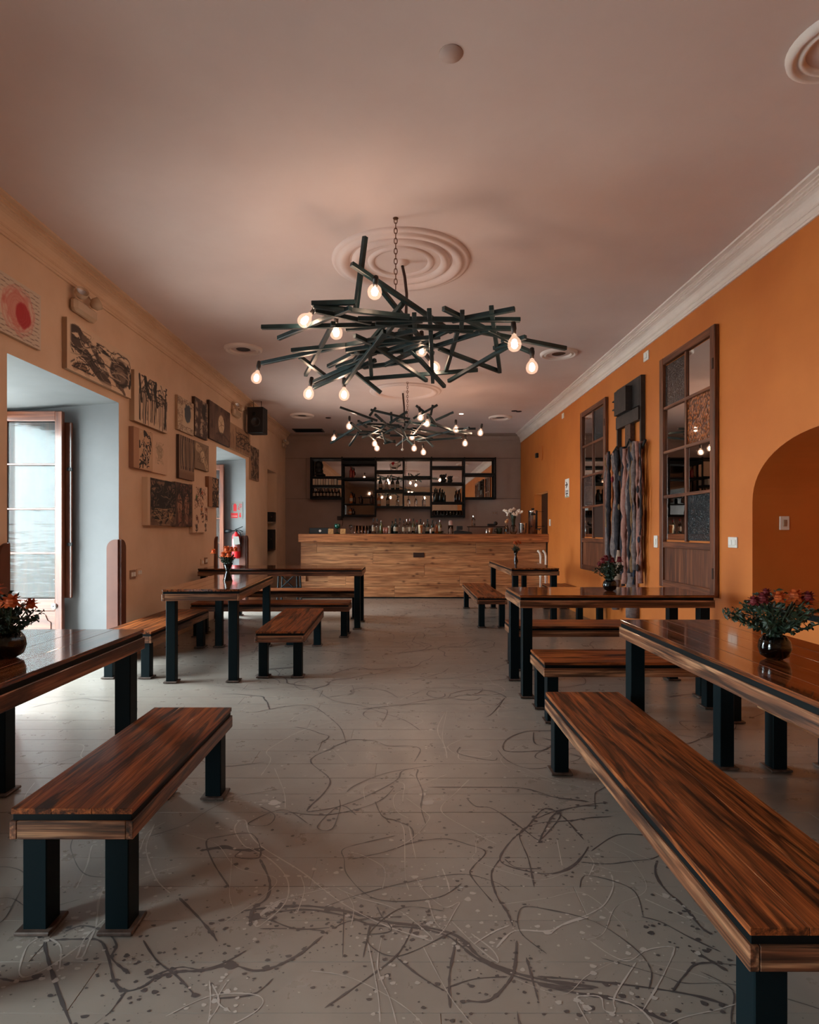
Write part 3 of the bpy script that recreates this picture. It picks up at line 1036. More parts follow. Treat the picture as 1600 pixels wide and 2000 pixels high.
for k in range(8):
    on_shelf(613.5 + k * 6.7, 973, 952.5, .029, 'beer', 'brownglass', 'blackmat', 'paper', 'small beer bottle low on the shelf over the black box, %s from the outer end' % ORD[k], 'beer bottles on the shelf')
for k, (xp, lab) in enumerate([(685.5, 'taller red bottle standing alone in the shelf compartment'), (690.5, 'shorter red bottle leaning close to its taller twin')]):
    on_shelf(xp, 934.5, 909 + 3 * k, .034, 'spirit', 'redglass', 'blackmat', None, lab, 'red bottles on the shelf', .10 + .05 * k)
mid2 = 984.5
boxpart('shelf_board', (sx(733) - sx(668), D * .8, .02), ((sx(668) + sx(733)) / 2, D * .6, sz(984.5)), M['black'], shelf)
boxpart('shelf_board', (sx(733) - sx(698), .03, .02), ((sx(698) + sx(733)) / 2, D * .8, sz(971)), M['black'], shelf)
for (xp, yb, yt, bd, lab) in [(686, 984.5, 960, 'amber', 'amber bottle on the dark-mirrored shelf, upper pair, outer one'), (691.5, 984.5, 963, 'brownglass', 'brown bottle on the dark-mirrored shelf, upper pair, inner one'),
                              (684, 1007, 991, 'amber', 'squat amber bottle in the lowest corner of the dark-mirrored shelf'), (690, 1007, 993, 'brownglass', 'squat brown bottle in the lowest corner of the dark-mirrored shelf'),
                              (704.5, 984.5, 967, 'brownglass', 'small dark bottle at the middle of the dark-mirrored shelf'), (725.5, 984.5, 966, 'brownglass', 'small dark bottle at the far side of the dark-mirrored shelf')]:
    on_shelf(xp, yb, yt, .036, 'spirit', bd, 'blackmat', 'paper' if bd == 'amber' else None, lab, 'bottles in the dark-mirrored shelf', .08 + .09 * ('inner' in lab or 'brown bottle in' in lab))
for k, (xp, yt, sh, bd) in enumerate([(743, 930, 'wine', 'greenglass'), (755, 931, 'wine', 'clear'), (767, 932, 'wine', 'greenglass'), (776.5, 931, 'wine', 'greenglass')]):
    on_shelf(xp, 958, yt, .040, sh, bd, 'blackmat', 'paper', 'wine bottle behind the hanging lamp reflections, %s along the middle shelf' % ORD[k], 'wine bottles on the shelf')
for (xp, yt, bd, lab) in [(740, 963, 'amber', 'amber bottle at the start of the low shelf before the orange reflection'), (757.5, 963, 'greenglass', 'dark green bottle alone at the middle of the low shelf'), (776.5, 969, 'clear', 'clear bottle with white label at the end of the low shelf')]:
    on_shelf(xp, 990, yt, .037, 'spirit', bd, 'blackmat', 'paper', lab, 'bottles on the low shelf')
for k, xp in enumerate([798, 812.5, 828]):
    on_shelf(xp, 991, 968, .036, 'spirit', 'clear', 'steel', None, 'clear empty-looking bottle, %s of three evenly spaced on the shelf' % ORD[k], 'clear bottles on the shelf')
for k, (xp, yt) in enumerate([(850.5, 953), (854, 954.5), (860, 953), (864.5, 955), (868, 960)]):
    on_shelf(xp, 982, yt, .036, 'wine', 'greenglass', 'blackmat', None, 'dark wine bottle huddled under the two dark figurines, %s from the outside' % ORD[k], 'dark wine bottles on the shelf', .07 + .10 * (k % 2))
for k, (xp, yt) in enumerate([(892, 957), (898, 955)]):
    on_shelf(xp, 982, yt, .032, 'wine', 'brownglass', 'blackmat', None, ['brown bottle', 'taller brown bottle'][k] + ' at the open end of the wine shelf', 'brown bottles on the shelf')

# drinking glasses upside down on the lowest shelf
gm = MB().lathe([(.034, 0), (.036, .01), (.030, .10), (.027, .11), (.024, .105), (.03, .015)], 12, cap0=False).mesh('tumbler_glass', M['clear'], True)
n = 0
for row in range(2):
    for k in range(9):
        Y = SY + .07 + .10 * row
        X = (848.5 + 6.3 * k + 2 * row - CXP) * Y / F
        o = link('tumbler', gm, None, (X, Y, sz(1008.5) + .0235))
        tag(o, '%s tumbler in the %s row on the lowest mirrored shelf' % (ORD[k], ['front', 'rear'][row]), 'glass', 'tumblers on the lowest shelf')

# books and boxes on the shelf
for k in range(9):
    Y = SY + .11
    X = (614 + 5.2 * k - CXP) * Y / F
    c = [rgb(196, 180, 160), rgb(170, 150, 132), rgb(206, 196, 180)][k % 3]
    m = plain('book_cover_%d' % k, c, .6)
    t = thing('booklet', 'pale booklet standing on the shelf above the beer bottles, %s in the row' % ORD[k], 'booklet', (X, Y, sz(949) + .0235), 0, 'booklets on the shelf')
    put('cover', MB().box(-.024, -.02, -.07, .07, 0, .135).box(.02, .024, -.07, .07, 0, .135).box(-.024, .024, -.072, -.066, 0, .135), m, t)
    put('pages', MB().box(-.019, .019, -.065, .066, .003, .13), M['paper'], t)

# figurines
def lump(name, parts, mat, label, cat, loc):
    t = thing(name, label, cat, loc)
    for nm, c, r, sc, mt in parts:
        put(nm, MB().ball(c, r, 10, 7, sc), M[mt], t, smooth=True)
    return t


z = sz(920) + .0235
X = (770 - CXP) * (SY + .12) / F
t = thing('bull_figurine', 'painted ceramic bull figurine, white with a red saddle', 'figurine', (X, SY + .12, z))
put('body', MB().ball((0, 0, .12), .07, 12, 8, (1.5, .8, .85)).ball((.11, 0, .155), .04, 10, 7, (1.1, .8, 1)), M['whiteflower'], t, smooth=True)
put('saddle', MB().ball((-.02, 0, .135), .07, 12, 8, (.75, .84, .82)), M['red'], t, smooth=True)
for lx in (-.07, .06):
    for ly in (-.03, .03):
        put('leg', MB().tube([(lx, ly, .001), (lx, ly, .08)], .016, 8), M['whiteflower'], t)
for ly in (-.02, .02):
    put('horn', MB().tube([(.12, ly, .185), (.125, ly * 2, .205), (.135, ly * 2.2, .225)], [.008, .006, .002], 6), M['blackmat'], t)
z = sz(944) + .0235
for k, (xp, hh, lab) in enumerate([(867, .17, 'taller dark round-headed figurine on the shelf'), (880, .14, 'smaller dark round-headed figurine on the shelf')]):
    X = (xp - CXP) * (SY + .12) / F
    lump('dark_figurine', [('body', (0, 0, hh * .35), hh * .35, (1, .8, 1), 'blackmat'), ('head', (0, -.01, hh * .8), hh * .32, (1, .9, .9), 'blackmat'), ('ear', (-hh * .3, 0, hh * 1.0), hh * .1, (1, .6, 1), 'blackmat'), ('ear', (hh * .3, 0, hh * 1.0), hh * .1, (1, .6, 1), 'blackmat')], None, lab, 'figurine', (X, SY + .12, z))
z = sz(932) + .0235
X = (624 - CXP) * (SY + .12) / F
lump('dark_bust', [('base', (0, 0, .05), .09, (1.2, .8, .55), 'blackmat'), ('neck', (-.01, 0, .14), .06, (1, .8, 1.4), 'blackmat'), ('head', (-.02, 0, .26), .075, (1, .9, 1.25), 'blackmat')], None, 'dark bust at the outer top corner of the bottle shelf', 'figurine', (X, SY + .12, z))

# ================================================================== things on the bar counter
def cb(xp, Y=10.95):
    return (xp - CXP) * Y / F


def chh(ytop, Y=10.95):
    return H + (CYP - ytop) * Y / F - CT - .001


Z0 = CT + .001
t = thing('black_box', 'black box with a small pale mark on the bar end', 'box', (cb(624.5), 10.98, Z0))
put('case', MB().cham(.36, .24, .112, .006, (0, 0, .056)), M['blackmat'], t)
put('mark', MB().lathe([(.022, 0), (.022, .001)], 16).lathe([(.012, 0), (.012, .0012)], 12), M['white'], t, (.02, -.1203, .056), (PI / 2, 0, 0))
mcard = worn('yellow_printed_card', rgb(196, 150, 92), rgb(150, 96, 56), 60, .6)
for xp, lab in ((647.5, 'small tan card between the black box and the green goblet'), (671, 'small tan card between the green goblet and the wine glass')):
    t = thing('table_card', lab, 'card', (cb(xp), 10.86, Z0), 0, 'tan cards on the bar')
    put('front_leaf', MB().prism([(-.03, 0), (-.027, 0), (.0, .095), (-.003, .095)], 0, -.048, .048), mcard, t)
    put('rear_leaf', MB().prism([(.03, 0), (.027, 0), (-.0, .095), (.003, .095)], 0, -.048, .048), mcard, t)
t = thing('goblet', 'green balloon goblet on a black coaster on the bar', 'goblet', (cb(659), 10.95, Z0))
put('coaster', MB().lathe([(.06, 0), (.06, .012)], 18), M['blackmat'], t)
put('stem', MB().lathe([(.042, .0125), (.040, .018), (.006, .026), (.006, .085), (.015, .095)], 14), M['goblet'], t, smooth=True)
put('bowl', MB().lathe([(.01, .092), (.05, .11), (.06, .145), (.052, .185), (.046, .186), (.053, .145), (.04, .115), (.008, .1)], 16), M['goblet'], t, smooth=True)
wgm = MB().lathe([(.03, 0), (.03, .003), (.004, .01), (.004, .08), (.02, .09), (.034, .12), (.030, .165), (.028, .165), (.031, .12), (.018, .095), (.002, .088)], 12).mesh('wine_glass', M['clear'], True)
o = link('wine_glass', wgm, None, (cb(685), 10.95, Z0))
tag(o, 'single stemmed wine glass beside the cluster of tumblers on the bar', 'glass')
tgm = MB().lathe([(.029, 0), (.030, .01), (.026, .155), (.023, .155), (.027, .012)], 14, cap0=False).mesh('tall_tumbler', M['clear'], True)
k = 0
for row in range(2):
    for c in range(5):
        o = link('tall_tumbler', tgm, None, (cb(694 + 6.6 * c + 2 * row, 10.9 + .12 * row), 10.9 + .12 * row, Z0))
        tag(o, '%s upturned tumbler of the %s row in the glass cluster on the bar' % (ORD[c], ['front', 'rear'][row]), 'glass', 'upturned tumblers on the bar')

mat = thing('bar_mat', 'black rubber mat under the bottles on the bar', 'mat', (cb(795), 10.98, CT + .0005))
put('sheet', MB().cham(1.42, .36, .006, .002, (0, 0, .003)), M['blackmat'], mat)
put('lip', MB().box(-.71, .71, -.18, -.17, .0061, .010), M['blackmat'], mat)
MZ = CT + .0075
rowb = [(729.5, 1013, 'spirit', 'clear', 'blackmat', 'paper', .034), (736.8, 1013, 'spirit', 'clear', 'blackmat', 'paper', .037), (744.8, 1016, 'wine', 'olive', 'steel', None, .034),
        (766.5, 1017.5, 'wine', 'greenglass', 'blackmat', None, .032), (773, 1013, 'spirit', 'greenglass', 'blackmat', 'paper', .043), (781.3, 1012, 'tall', 'clear', 'blackmat', None, .030),
        (788.8, 1017, 'spirit', 'clear', 'blackmat', 'paper', .030), (795, 1014, 'spirit', 'clear', 'steel', 'paper', .036), (801, 1013.5, 'tall', 'clear', 'redglass', 'paper', .030),
        (807.7, 1013, 'spirit', 'olive', 'blackmat', 'paper', .034), (814.5, 1016, 'tall', 'clear', 'redglass', None, .029), (821.5, 1014, 'wine', 'brownglass', 'blackmat', None, .034),
        (828.2, 1020, 'spirit', 'clear', 'steel', None, .030), (835.3, 1014, 'spirit', 'greenglass', 'blackmat', 'paper', .040), (845, 1016, 'wine', 'greenglass', 'blackmat', 'paper', .034),
        (852.8, 1020, 'spirit', 'amber', 'blackmat', None, .036), (859.5, 1016, 'wine', 'olive', 'redglass', 'paper', .034)]
for k, (xp, yt, sh, bd, cp, lb, r) in enumerate(rowb):
    Y = 10.92 + (.11 if k % 2 else 0)
    nm = {'clear': 'clear glass', 'olive': 'olive glass', 'greenglass': 'dark green', 'brownglass': 'brown', 'amber': 'amber'}[bd]
    bottle(cb(xp, Y), Y, MZ, H + (CYP - yt) * Y / F - MZ, r, sh, bd, cp, lb, '%s bottle standing on the bar, %s counting from the green goblet' % (nm, ORD[k]), 'bottles standing on the bar')
for k, xp in enumerate((750.5, 755.5)):
    o = link('pink_cup', MB().lathe([(.022, 0), (.028, .11), (.025, .11), (.02, .006)], 12, cap1=False).mesh('pink_cup', plain('pink_glass_%d' % k, rgb(150, 96, 84), .2), True), None, (cb(xp), 10.92, MZ))
    tag(o, ['pink cup next to the olive bottle on the bar', 'pink cup next to the pale canister on the bar'][k], 'cup', 'pink cups on the bar')
o = put('canister', MB().lathe([(.03, 0), (.03, .13), (.027, .14), (.0001, .14)], 14), plain('pale_canister', rgb(150, 130, 110), .4), None, (cb(760.5), 10.94, MZ), smooth=False)
tag(o, 'pale straight canister between the pink cups and dark bottles', 'canister')
t = thing('cocktail_shaker', 'cream and copper cocktail shaker in front of the bottles', 'shaker', (cb(821), 10.84, MZ))
put('tumbler', MB().lathe([(.034, 0), (.043, .155), (.041, .16), (.0001, .16)], 16), plain('cream_enamel', rgb(226, 200, 160), .3), t, smooth=True)
put('copper_side', MB().lathe([(.0348, .01), (.0435, .15)], 16, cap0=False, cap1=False), plain('copper', rgb(170, 110, 66), .3, .6), t, (.003, 0, 0), smooth=True)
for k, (xp, lab) in enumerate([(806.5, 'tiny white shot glass at the mat edge near the olive bottle'), (841.5, 'white skull-like shaker top at the mat edge'), (864, 'tiny clear shot glass at the mat end')]):
    o = put('shot_glass', MB().lathe([(.016, 0), (.022, .045 + .03 * (k == 1)), (.018, .05 + .03 * (k == 1)), (.013, .006)], 10, cap1=False), M['white'] if k == 1 else M['clear'], None, (cb(xp, 10.83), 10.83, MZ), smooth=True)
    tag(o, lab, 'glass', 'shot glasses on the bar')
t = thing('straw_jar', 'glass jar full of tall striped straws on the bar', 'jar', (cb(880), 10.9, Z0))
put('glass_jar', MB().lathe([(.045, 0), (.048, .16), (.044, .16), (.041, .006)], 14, cap1=False), M['clear'], t, smooth=True)
sm = [plain('straw_white', rgb(226, 208, 196), .5), plain('straw_red', rgb(170, 96, 80), .5)]
rs = random.Random(2)
for k in range(14):
    a = rs.uniform(0, 6.28)
    d = rs.uniform(.0, .025)
    put('straw', MB().tube([(d * math.cos(a), d * math.sin(a), .01), (1.5 * d * math.cos(a) + rs.uniform(-.008, .008), 1.4 * d * math.sin(a), .235 + rs.uniform(-.015, .015))], .0035, 6), sm[k % 2], t)
t = thing('card_terminal', 'low black machine with a raised screen on the bar', 'machine', (cb(904, 10.83), 10.83, Z0))
put('base', MB().prism([(-.16, 0), (.17, 0), (.15, .035), (-.10, .07), (-.16, .05)], 1, -.1, .1), M['blackmat'], t)
put('screen', MB().cham(.11, .05, .075, .006, (-.06, 0, .108)), M['blackmat'], t)
t = thing('steel_cabinet', 'low grey cabinet with a dark top at the end of the bar', 'cabinet', (cb(950, 11.12), 11.12, Z0))
put('case', MB().cham(.66, .28, .125, .004, (0, 0, .0625)), plain('grey_brown_steel', rgb(110, 92, 84), .4), t)
put('lid', MB().cham(.70, .30, .018, .004, (0, 0, .1345)), M['darkbrown'], t)
CZ = Z0 + .1445
o = bottle(cb(925, 11.12), 11.12, CZ, .20, .035, 'tall', 'clear', 'steel', None, 'lone clear bottle standing on the grey cabinet', 'bottles standing on the bar')
t = thing('black_camera', 'black gadget lying on the grey cabinet', 'gadget', (cb(962, 11.12), 11.12, CZ))
put('body', MB().cham(.15, .10, .045, .01, (-.02, 0, .0225)), M['blackmat'], t)
put('dial', MB().ball((.06, 0, .05), .04, 10, 7, (1, .6, 1)), M['blackmat'], t, smooth=True)
t = thing('mug', 'dark green mug hanging over the edge beside the gadget', 'mug', (cb(975.5, 10.86), 10.86, Z0))
put('cup', MB().lathe([(.05, 0), (.055, .115), (.05, .115), (.045, .01)], 14, cap1=False), plain('green_glaze', rgb(18, 44, 34), .25), t, smooth=True)
put('handle', MB().tube([(-.05, 0, .095), (-.085, 0, .085), (-.09, 0, .05), (-.05, 0, .03)], .008, 8), plain('green_glaze_handle', rgb(18, 44, 34), .25), t, smooth=True)
o = put('copper_cup', MB().lathe([(.03, 0), (.034, .03), (.052, .11), (.047, .11), (.028, .012)], 14, cap1=False), plain('dull_copper', rgb(150, 110, 84), .3, .7), None, (cb(958, 10.80), 10.80, Z0), smooth=True)
tag(o, 'small copper cup in front of the grey cabinet on the bar', 'cup')
o = put('pepper_pot', MB().lathe([(.02, 0), (.026, .02), (.016, .05), (.022, .075), (.0001, .09)], 12), M['steel'], None, (cb(949.5), 10.85, Z0), smooth=True)
tag(o, 'small steel pot beside the copper cup', 'pot')
# jar with a small flower
t = thing('flower_jar', 'banded jar holding one pale blossom on the bar', 'jar', (cb(989.5, 10.89), 10.89, Z0))
put('jar_body', MB().lathe([(.04, 0), (.042, .02), (.042, .11), (.03, .14), (.026, .16)], 14), M['clear'], t, smooth=True)
put('band', MB().lathe([(.0428, .04), (.0428, .09)], 14, cap0=False, cap1=False), M['brownglass'], t)
put('blossom', MB().ball((0, 0, .225), .035, 8, 6).ball((.02, .01, .255), .025, 8, 6).tube([(0, 0, .15), (0, 0, .22)], .004, 6), plain('pale_orange_petals', rgb(190, 140, 96), .6), t, smooth=True)
# vase of white flowers
t = thing('glass_vase', 'round clear vase holding the white flowers on the bar', 'vase', (cb(1003.5), 10.97, Z0))
put('bowl', MB().lathe([(.045, 0), (.07, .04), (.075, .08), (.06, .125), (.035, .165), (.032, .165), (.056, .125), (.07, .08), (.065, .045), (.04, .006)], 18), M['clear'], t, smooth=True)
fb = thing('white_bouquet', 'tall bouquet of white round blossoms on the bar', 'bouquet', (cb(1003.5), 10.97, Z0 + .02))
put('wrapping', MB().lathe([(.02, .06), (.03, .14), (.035, .24), (.055, .33)], 10, cap0=False, cap1=False), M['leaf'], fb, smooth=True)
for k in range(15):
    a, d = rs.uniform(0, 6.28), rs.uniform(.03, .15)
    hx, hy, hz = d * math.cos(a), d * .6 * math.sin(a), .40 + rs.uniform(-.05, .06) - d * .2
    if k < 9:
        put('stem', MB().tube([(hx * .1, hy * .1, .01), (hx * .25, hy * .25, .2), (hx, hy, hz)], .004, 5), M['stemg'], fb)
    b = MB()
    for q in range(6):
        b.ball((hx + rs.gauss(0, .014), hy + rs.gauss(0, .014), hz + rs.gauss(0, .012)), .02, 7, 5)
    put('blossom', b, M['whiteflower'], fb, smooth=True)
# steel jug and urn
t = thing('steel_jug', 'polished steel ice bucket next to the tall urn', 'bucket', (cb(1021), 10.95, Z0))
put('body', MB().lathe([(.058, 0), (.068, .03), (.074, .19), (.078, .2), (.072, .2), (.062, .03)], 20, cap1=False), M['steel'], t, smooth=True)
put('handle', MB().tube([(0, -.074, .17), (0, -.105, .16), (0, -.11, .1), (0, -.072, .07)], .008, 8), M['black'], t, smooth=True)
t = thing('steel_urn', 'tall polished steel drinks urn at the end of the bar', 'urn', (cb(1041), 10.95, Z0))
put('body', MB().lathe([(.084, 0), (.084, .40), (.088, .405), (.088, .43), (.07, .44), (.0001, .442)], 24), M['steel'], t, smooth=True)
put('lid_knob', MB().lathe([(.012, .442), (.03, .46), (.03, .475), (.0001, .478)], 12), M['blackmat'], t, smooth=True)
put('gauge', MB().box(-.05, .03, -.094, -.07, .345, .375), M['blackmat'], t)
put('tap', MB().tube([(.05, -.07, .09), (.10, -.10, .09), (.13, -.10, .10)], .01, 8).tube([(.10, -.10, .1), (.10, -.10, .06)], .008, 8), M['blackmat'], t, smooth=True)
put('side_bar', MB().tube([(-.06, -.075, .135), (.2, -.075, .14)], .006, 6).tube([(.0, -.06, .41), (.19, -.06, .41)], .004, 6), M['blackmat'], t)

# ================================================================== ceiling fittings
med = thing('ceiling_medallion', 'round plaster ceiling medallion above the nearer chandelier', 'medallion', (-.035, 4.77, ZC))
rings = [('outer_ring', [(.56, 0), (.555, -.014), (.53, -.022), (.505, -.018), (.50, -.030), (.47, -.036), (.44, -.026), (.42, -.008), (.415, 0)]),
         ('middle_ring', [(.40, 0), (.395, -.012), (.37, -.030), (.34, -.024), (.325, -.008), (.32, 0)]),
         ('inner_ring', [(.27, 0), (.265, -.010), (.245, -.016), (.22, -.010), (.215, 0)]),
         ('centre_boss', [(.06, 0), (.055, -.014), (.03, -.03), (.0005, -.032)])]
for nm, pr in rings:
    put(nm, MB().lathe(pr, 64, cap0=False, cap1=False), M['ceiling'], med, smooth=True)
med2 = thing('ceiling_medallion', 'round plaster ceiling medallion above the chandelier near the bar', 'medallion', (0, 9.2, ZC))
for nm, pr in rings[:1] + rings[3:]:
    put(nm, MB().lathe(pr, 48, cap0=False, cap1=False), M['ceiling'], med2, smooth=True)
for (x, y, lab) in [(-1.94, 7.04, 'round recessed ceiling ring on the painting side, beyond the big chandelier'), (1.88, 7.22, 'round recessed ceiling ring behind the chandelier arm tip'), (-1.95, 11.1, 'round ceiling ring near the hanging loudspeaker'),
                    (1.82, 11.3, 'round ceiling ring near the far orange wall corner'), (1.955, 2.62, 'round ceiling ring cut by the upper picture corner')]:
    t = thing('ceiling_ring', lab, 'ceiling ring', (x, y, ZC), 0, 'round ceiling rings')
    put('rim', MB().lathe([(.225, 0), (.222, -.02), (.20, -.034), (.19, -.030), (.186, -.018), (.175, -.016), (.165, -.03), (.15, -.028), (.145, -.004)], 40, cap0=False, cap1=False), M['cornice'], t, smooth=True)
    put('cone', MB().lathe([(.15, -.004), (.10, -.006), (.085, -.012)], 32, cap0=False, cap1=False), M['ceiling'], t, smooth=True)
    put('throat', MB().lathe([(.085, -.003), (.084, -.0045)], 24), M['darkbrown'], t)
o = put('cover_disc', MB().lathe([(.055, 0), (.053, -.004), (.0005, -.006)], 24), worn('stained_plaster', rgb(180, 156, 148), rgb(188, 164, 156), 10), None, (.208, 2.685, ZC - .0002), smooth=True)
tag(o, 'small dull round cover plate alone on the near ceiling', 'cover plate')
for (x, y, lit, lab) in [(-1.49, 11.36, 0, 'small dark unlit downlight near the black ceiling grille'), (1.98, 10.7, 0, 'small dark unlit downlight near the orange wall'), (2.07, 10.75, 0, 'second small dark downlight close to the orange wall'), (1.04, 10.96, 1, 'small lit downlight in the far ceiling')]:
    t = thing('downlight', lab, 'downlight', (x, y, ZC))
    put('trim_ring', MB().lathe([(.055, 0), (.052, -.008), (.040, -.008), (.040, -.002)], 20, cap0=False, cap1=False), M['darkbrown'] if not lit else M['white'], t)
    put('lens', MB().lathe([(.039, -.002), (.038, -.005)], 16), M['downlight'] if lit else M['blackmat'], t)
t = thing('ceiling_grille', 'long black air grille in the far ceiling corner', 'grille', (-2.1, 12.78, ZC))
put('frame', MB().box(-.32, .32, -.2, -.17, -.014, 0).box(-.32, .32, .17, .2, -.014, 0).box(-.32, -.29, -.2, .2, -.014, 0).box(.29, .32, -.2, .2, -.014, 0), M['black'], t)
put('backing', MB().box(-.29, .29, -.17, .17, -.003, 0), M['blackmat'], t)
for k in range(8):
    boxpart('slat', (.58, .022, .006), (0, -.147 + .042 * k, -.008), M['black'], t, (.5, 0, 0), c=.001)

# hanging loudspeaker
a, b = px(484, 795, 9.8), px(516, 846, 9.8)
t = thing('loudspeaker', 'black loudspeaker hung from the ceiling by the cream wall', 'loudspeaker', ((a.x + b.x) / 2, 9.8 + .1, b.z), math.radians(-4))
hw, hh = (b.x - a.x) / 2, a.z - b.z
put('cabinet', MB().cham(hw * 2, .24, hh, .008, (0, 0, hh / 2)), M['blackmat'], t)
put('woofer', MB().lathe([(.085, 0), (.082, .006), (.03, -.02), (.0005, -.012)], 24), plain('grey_cone', rgb(46, 42, 42), .5), t, (0, -.121, hh * .43), (PI / 2, 0, 0), smooth=True)
put('tweeter', MB().lathe([(.035, 0), (.033, .005), (.0005, .008)], 18), M['black'], t, (-.02, -.121, hh * .74), (PI / 2, 0, 0), smooth=True)
for s in (-1, 1):
    put('hanger', MB().tube([(s * hw * .5, 0, hh - .01), (s * hw * .5, 0, ZC - b.z - .002)], .005, 6), M['black'], t)

# emergency twin-spot lamps
clearp = plain('clear_lamp_plastic', rgb(200, 176, 150), .2, 0, .5)
def twin_spot(Y, z, label, X=XL, rz=0, s=1.0):
    t = thing('emergency_lamp', label, 'emergency lamp', (X, Y, z), rz)
    put('housing', MB().cham(.07 * s, .34 * s, .11 * s, .025, (.036 * s, 0, 0)), clearp, t)
    for sd in (-1, 1):
        sp = put('spot_head', MB().lathe([(.022, 0), (.05, .03), (.052, .07), (.048, .07), (.04, .035), (.02, .012)], 16, cap1=False), clearp, t, (.05 * s, sd * .09 * s, .075 * s), (0, math.radians(60), sd * .7), smooth=True)
        put('reflector', MB().lathe([(.045, .055), (.02, .03), (.0005, .028)], 16, cap0=False), M['steel'], sp, smooth=True)
    put('wire', MB().tube([(.05 * s, -.08 * s, .1 * s), (.06 * s, 0, .15 * s), (.05 * s, .09 * s, .11 * s)], .004, 6), M['beige_plate'], t, smooth=True)
    return t


twin_spot(4.89, 3.075, 'twin-spot emergency lamp above the wide dark painting')
twin_spot(9.3, 3.10, 'twin-spot emergency lamp beside the hanging loudspeaker')
twin_spot(13.0, 3.12, 'twin-spot emergency lamp in the far cream corner', s=.8)

# ================================================================== chandeliers
_rod = {}
def rod(parent, p, q, w=.031):
    """square steel tube from p to q (local)"""
    p, q = Vector(p), Vector(q)
    d = q - p
    L = round(max(.08, d.length), 2)
    if (L, w) not in _rod:
        _rod[(L, w)] = MB().cham(L, w, w, .0025).mesh('rod', M['rod'])
    o = link('rod', _rod[(L, w)], parent, (p + q) / 2)
    e = d.to_track_quat('X', 'Z').to_euler()
    o.rotation_euler = e
    return o


sockm = MB().lathe([(.010, .04), (.017, .034), (.019, 0), (.019, -.012), (.016, -.02), (.015, -.045)], 14).mesh('lamp_holder', M['socket'], True)
bulbm = MB().lathe([(.0145, -.0455), (.016, -.054), (.022, -.064), (.034, -.077), (.043, -.094), (.0465, -.114), (.043, -.134), (.034, -.149), (.022, -.157), (.010, -.1605), (.0005, -.161)], 20, cap0=False, cap1=False).mesh('bulb_glass', M['bulb'], True)
film_m = MB().lathe([(.0005, -.076), (.014, -.084), (.022, -.106), (.020, -.128), (.010, -.140), (.0005, -.143)], 10, cap0=False, cap1=False).mesh('filament', M['filament'], True)


def lamp(parent, c, tilt=(0, 0, 0), cord=None):
    """bulb whose glass centre sits at c"""
    E = Euler(tilt)
    off = E.to_matrix() @ Vector((0, 0, .112))
    h = link('lamp_holder', sockm, parent, Vector(c) + off, tilt)
    link('bulb_glass', bulbm, h)
    link('filament', film_m, h)
    return h


def chain_mesh(z0, z1, lk=.045):
    mb = MB()
    n = int((z1 - z0) / (lk * .74))
    for k in range(n):
        zc = z0 + (k + .5) * (z1 - z0) / n
        pts = []
        for j in range(13):
            a = 2 * PI * j / 12
            u, v = .011 * math.cos(a), lk * .5 * math.sin(a)
            v = math.copysign(min(abs(v), lk * .46), v)
            pts.append((u, 0, zc + v) if k % 2 else (0, u, zc + v))
        mb.tube(pts, .0032, 5, False)
    return mb


CY1 = 4.45
ch = thing('chandelier', 'big nearer chandelier of crossed dark steel tubes with glowing round bulbs', 'chandelier', (0, CY1, 2.4), 0, 'stick chandeliers')
org = Vector((0, CY1, 2.4))


def c1(x, y, Y=None):
    X, Yp = 470 + x / 2.424, 400 + y / 2.424
    if Y is None:
        Y = max(3.75, min(5.35, 1150 * 1.42 / (CYP - Yp)))
        Y = .8 * Y + .2 * CY1
    return px(X, Yp, Y) - org


S1 = [((100, 580), (790, 566)), ((180, 632), (520, 490)), ((335, 468), (545, 462)), ((350, 500), (620, 560)), ((345, 480), (800, 530)), ((590, 150, 3.95), (545, 505, 4.0)), ((525, 280, 3.8), (1000, 602, 4.35)),
      ((650, 380, 4.0), (910, 705, 4.7)), ((555, 540), (1325, 545)), ((500, 590), (860, 548)), ((540, 735), (770, 465, 4.1)), ((100, 750), (830, 595)), ((240, 690), (500, 664)), ((280, 720), (415, 820)), ((440, 560), (308, 806)),
      ((345, 865), (640, 735)), ((345, 840), (560, 745)), ((495, 845), (680, 600)), ((575, 825), (1125, 782)), ((540, 790), (665, 890)), ((610, 650), (880, 832)), ((540, 620), (720, 700)), ((415, 765), (560, 690)), ((455, 768), (640, 700)),
      ((670, 600), (940, 675)), ((500, 690), (780, 645)), ((580, 770), (850, 735)), ((800, 680), (965, 860)), ((900, 590), (910, 840)), ((1030, 590), (972, 790)), ((985, 835), (1270, 668)), ((940, 680), (1230, 790)), ((1187, 485), (1228, 790)),
      ((960, 490), (1290, 650)), ((1000, 550), (1300, 493)), ((860, 690), (1180, 590)), ((1130, 600), (1540, 680)), ((1200, 680), (1350, 625)), ((820, 578), (1282, 586)), ((1240, 640), (1385, 702)), ((660, 650), (945, 625)),
      ((700, 690), (860, 640)), ((612, 700), (620, 812)), ((822, 518), (826, 600)), ((893, 498), (898, 560)), ((1050, 505), (1045, 590)), ((730, 560), (600, 720)), ((520, 700), (880, 690)), ((760, 700), (990, 590)), ((640, 560), (1100, 600)), ((680, 760), (890, 660))]
for p, q in S1:
    rod(ch, c1(*p), c1(*q))
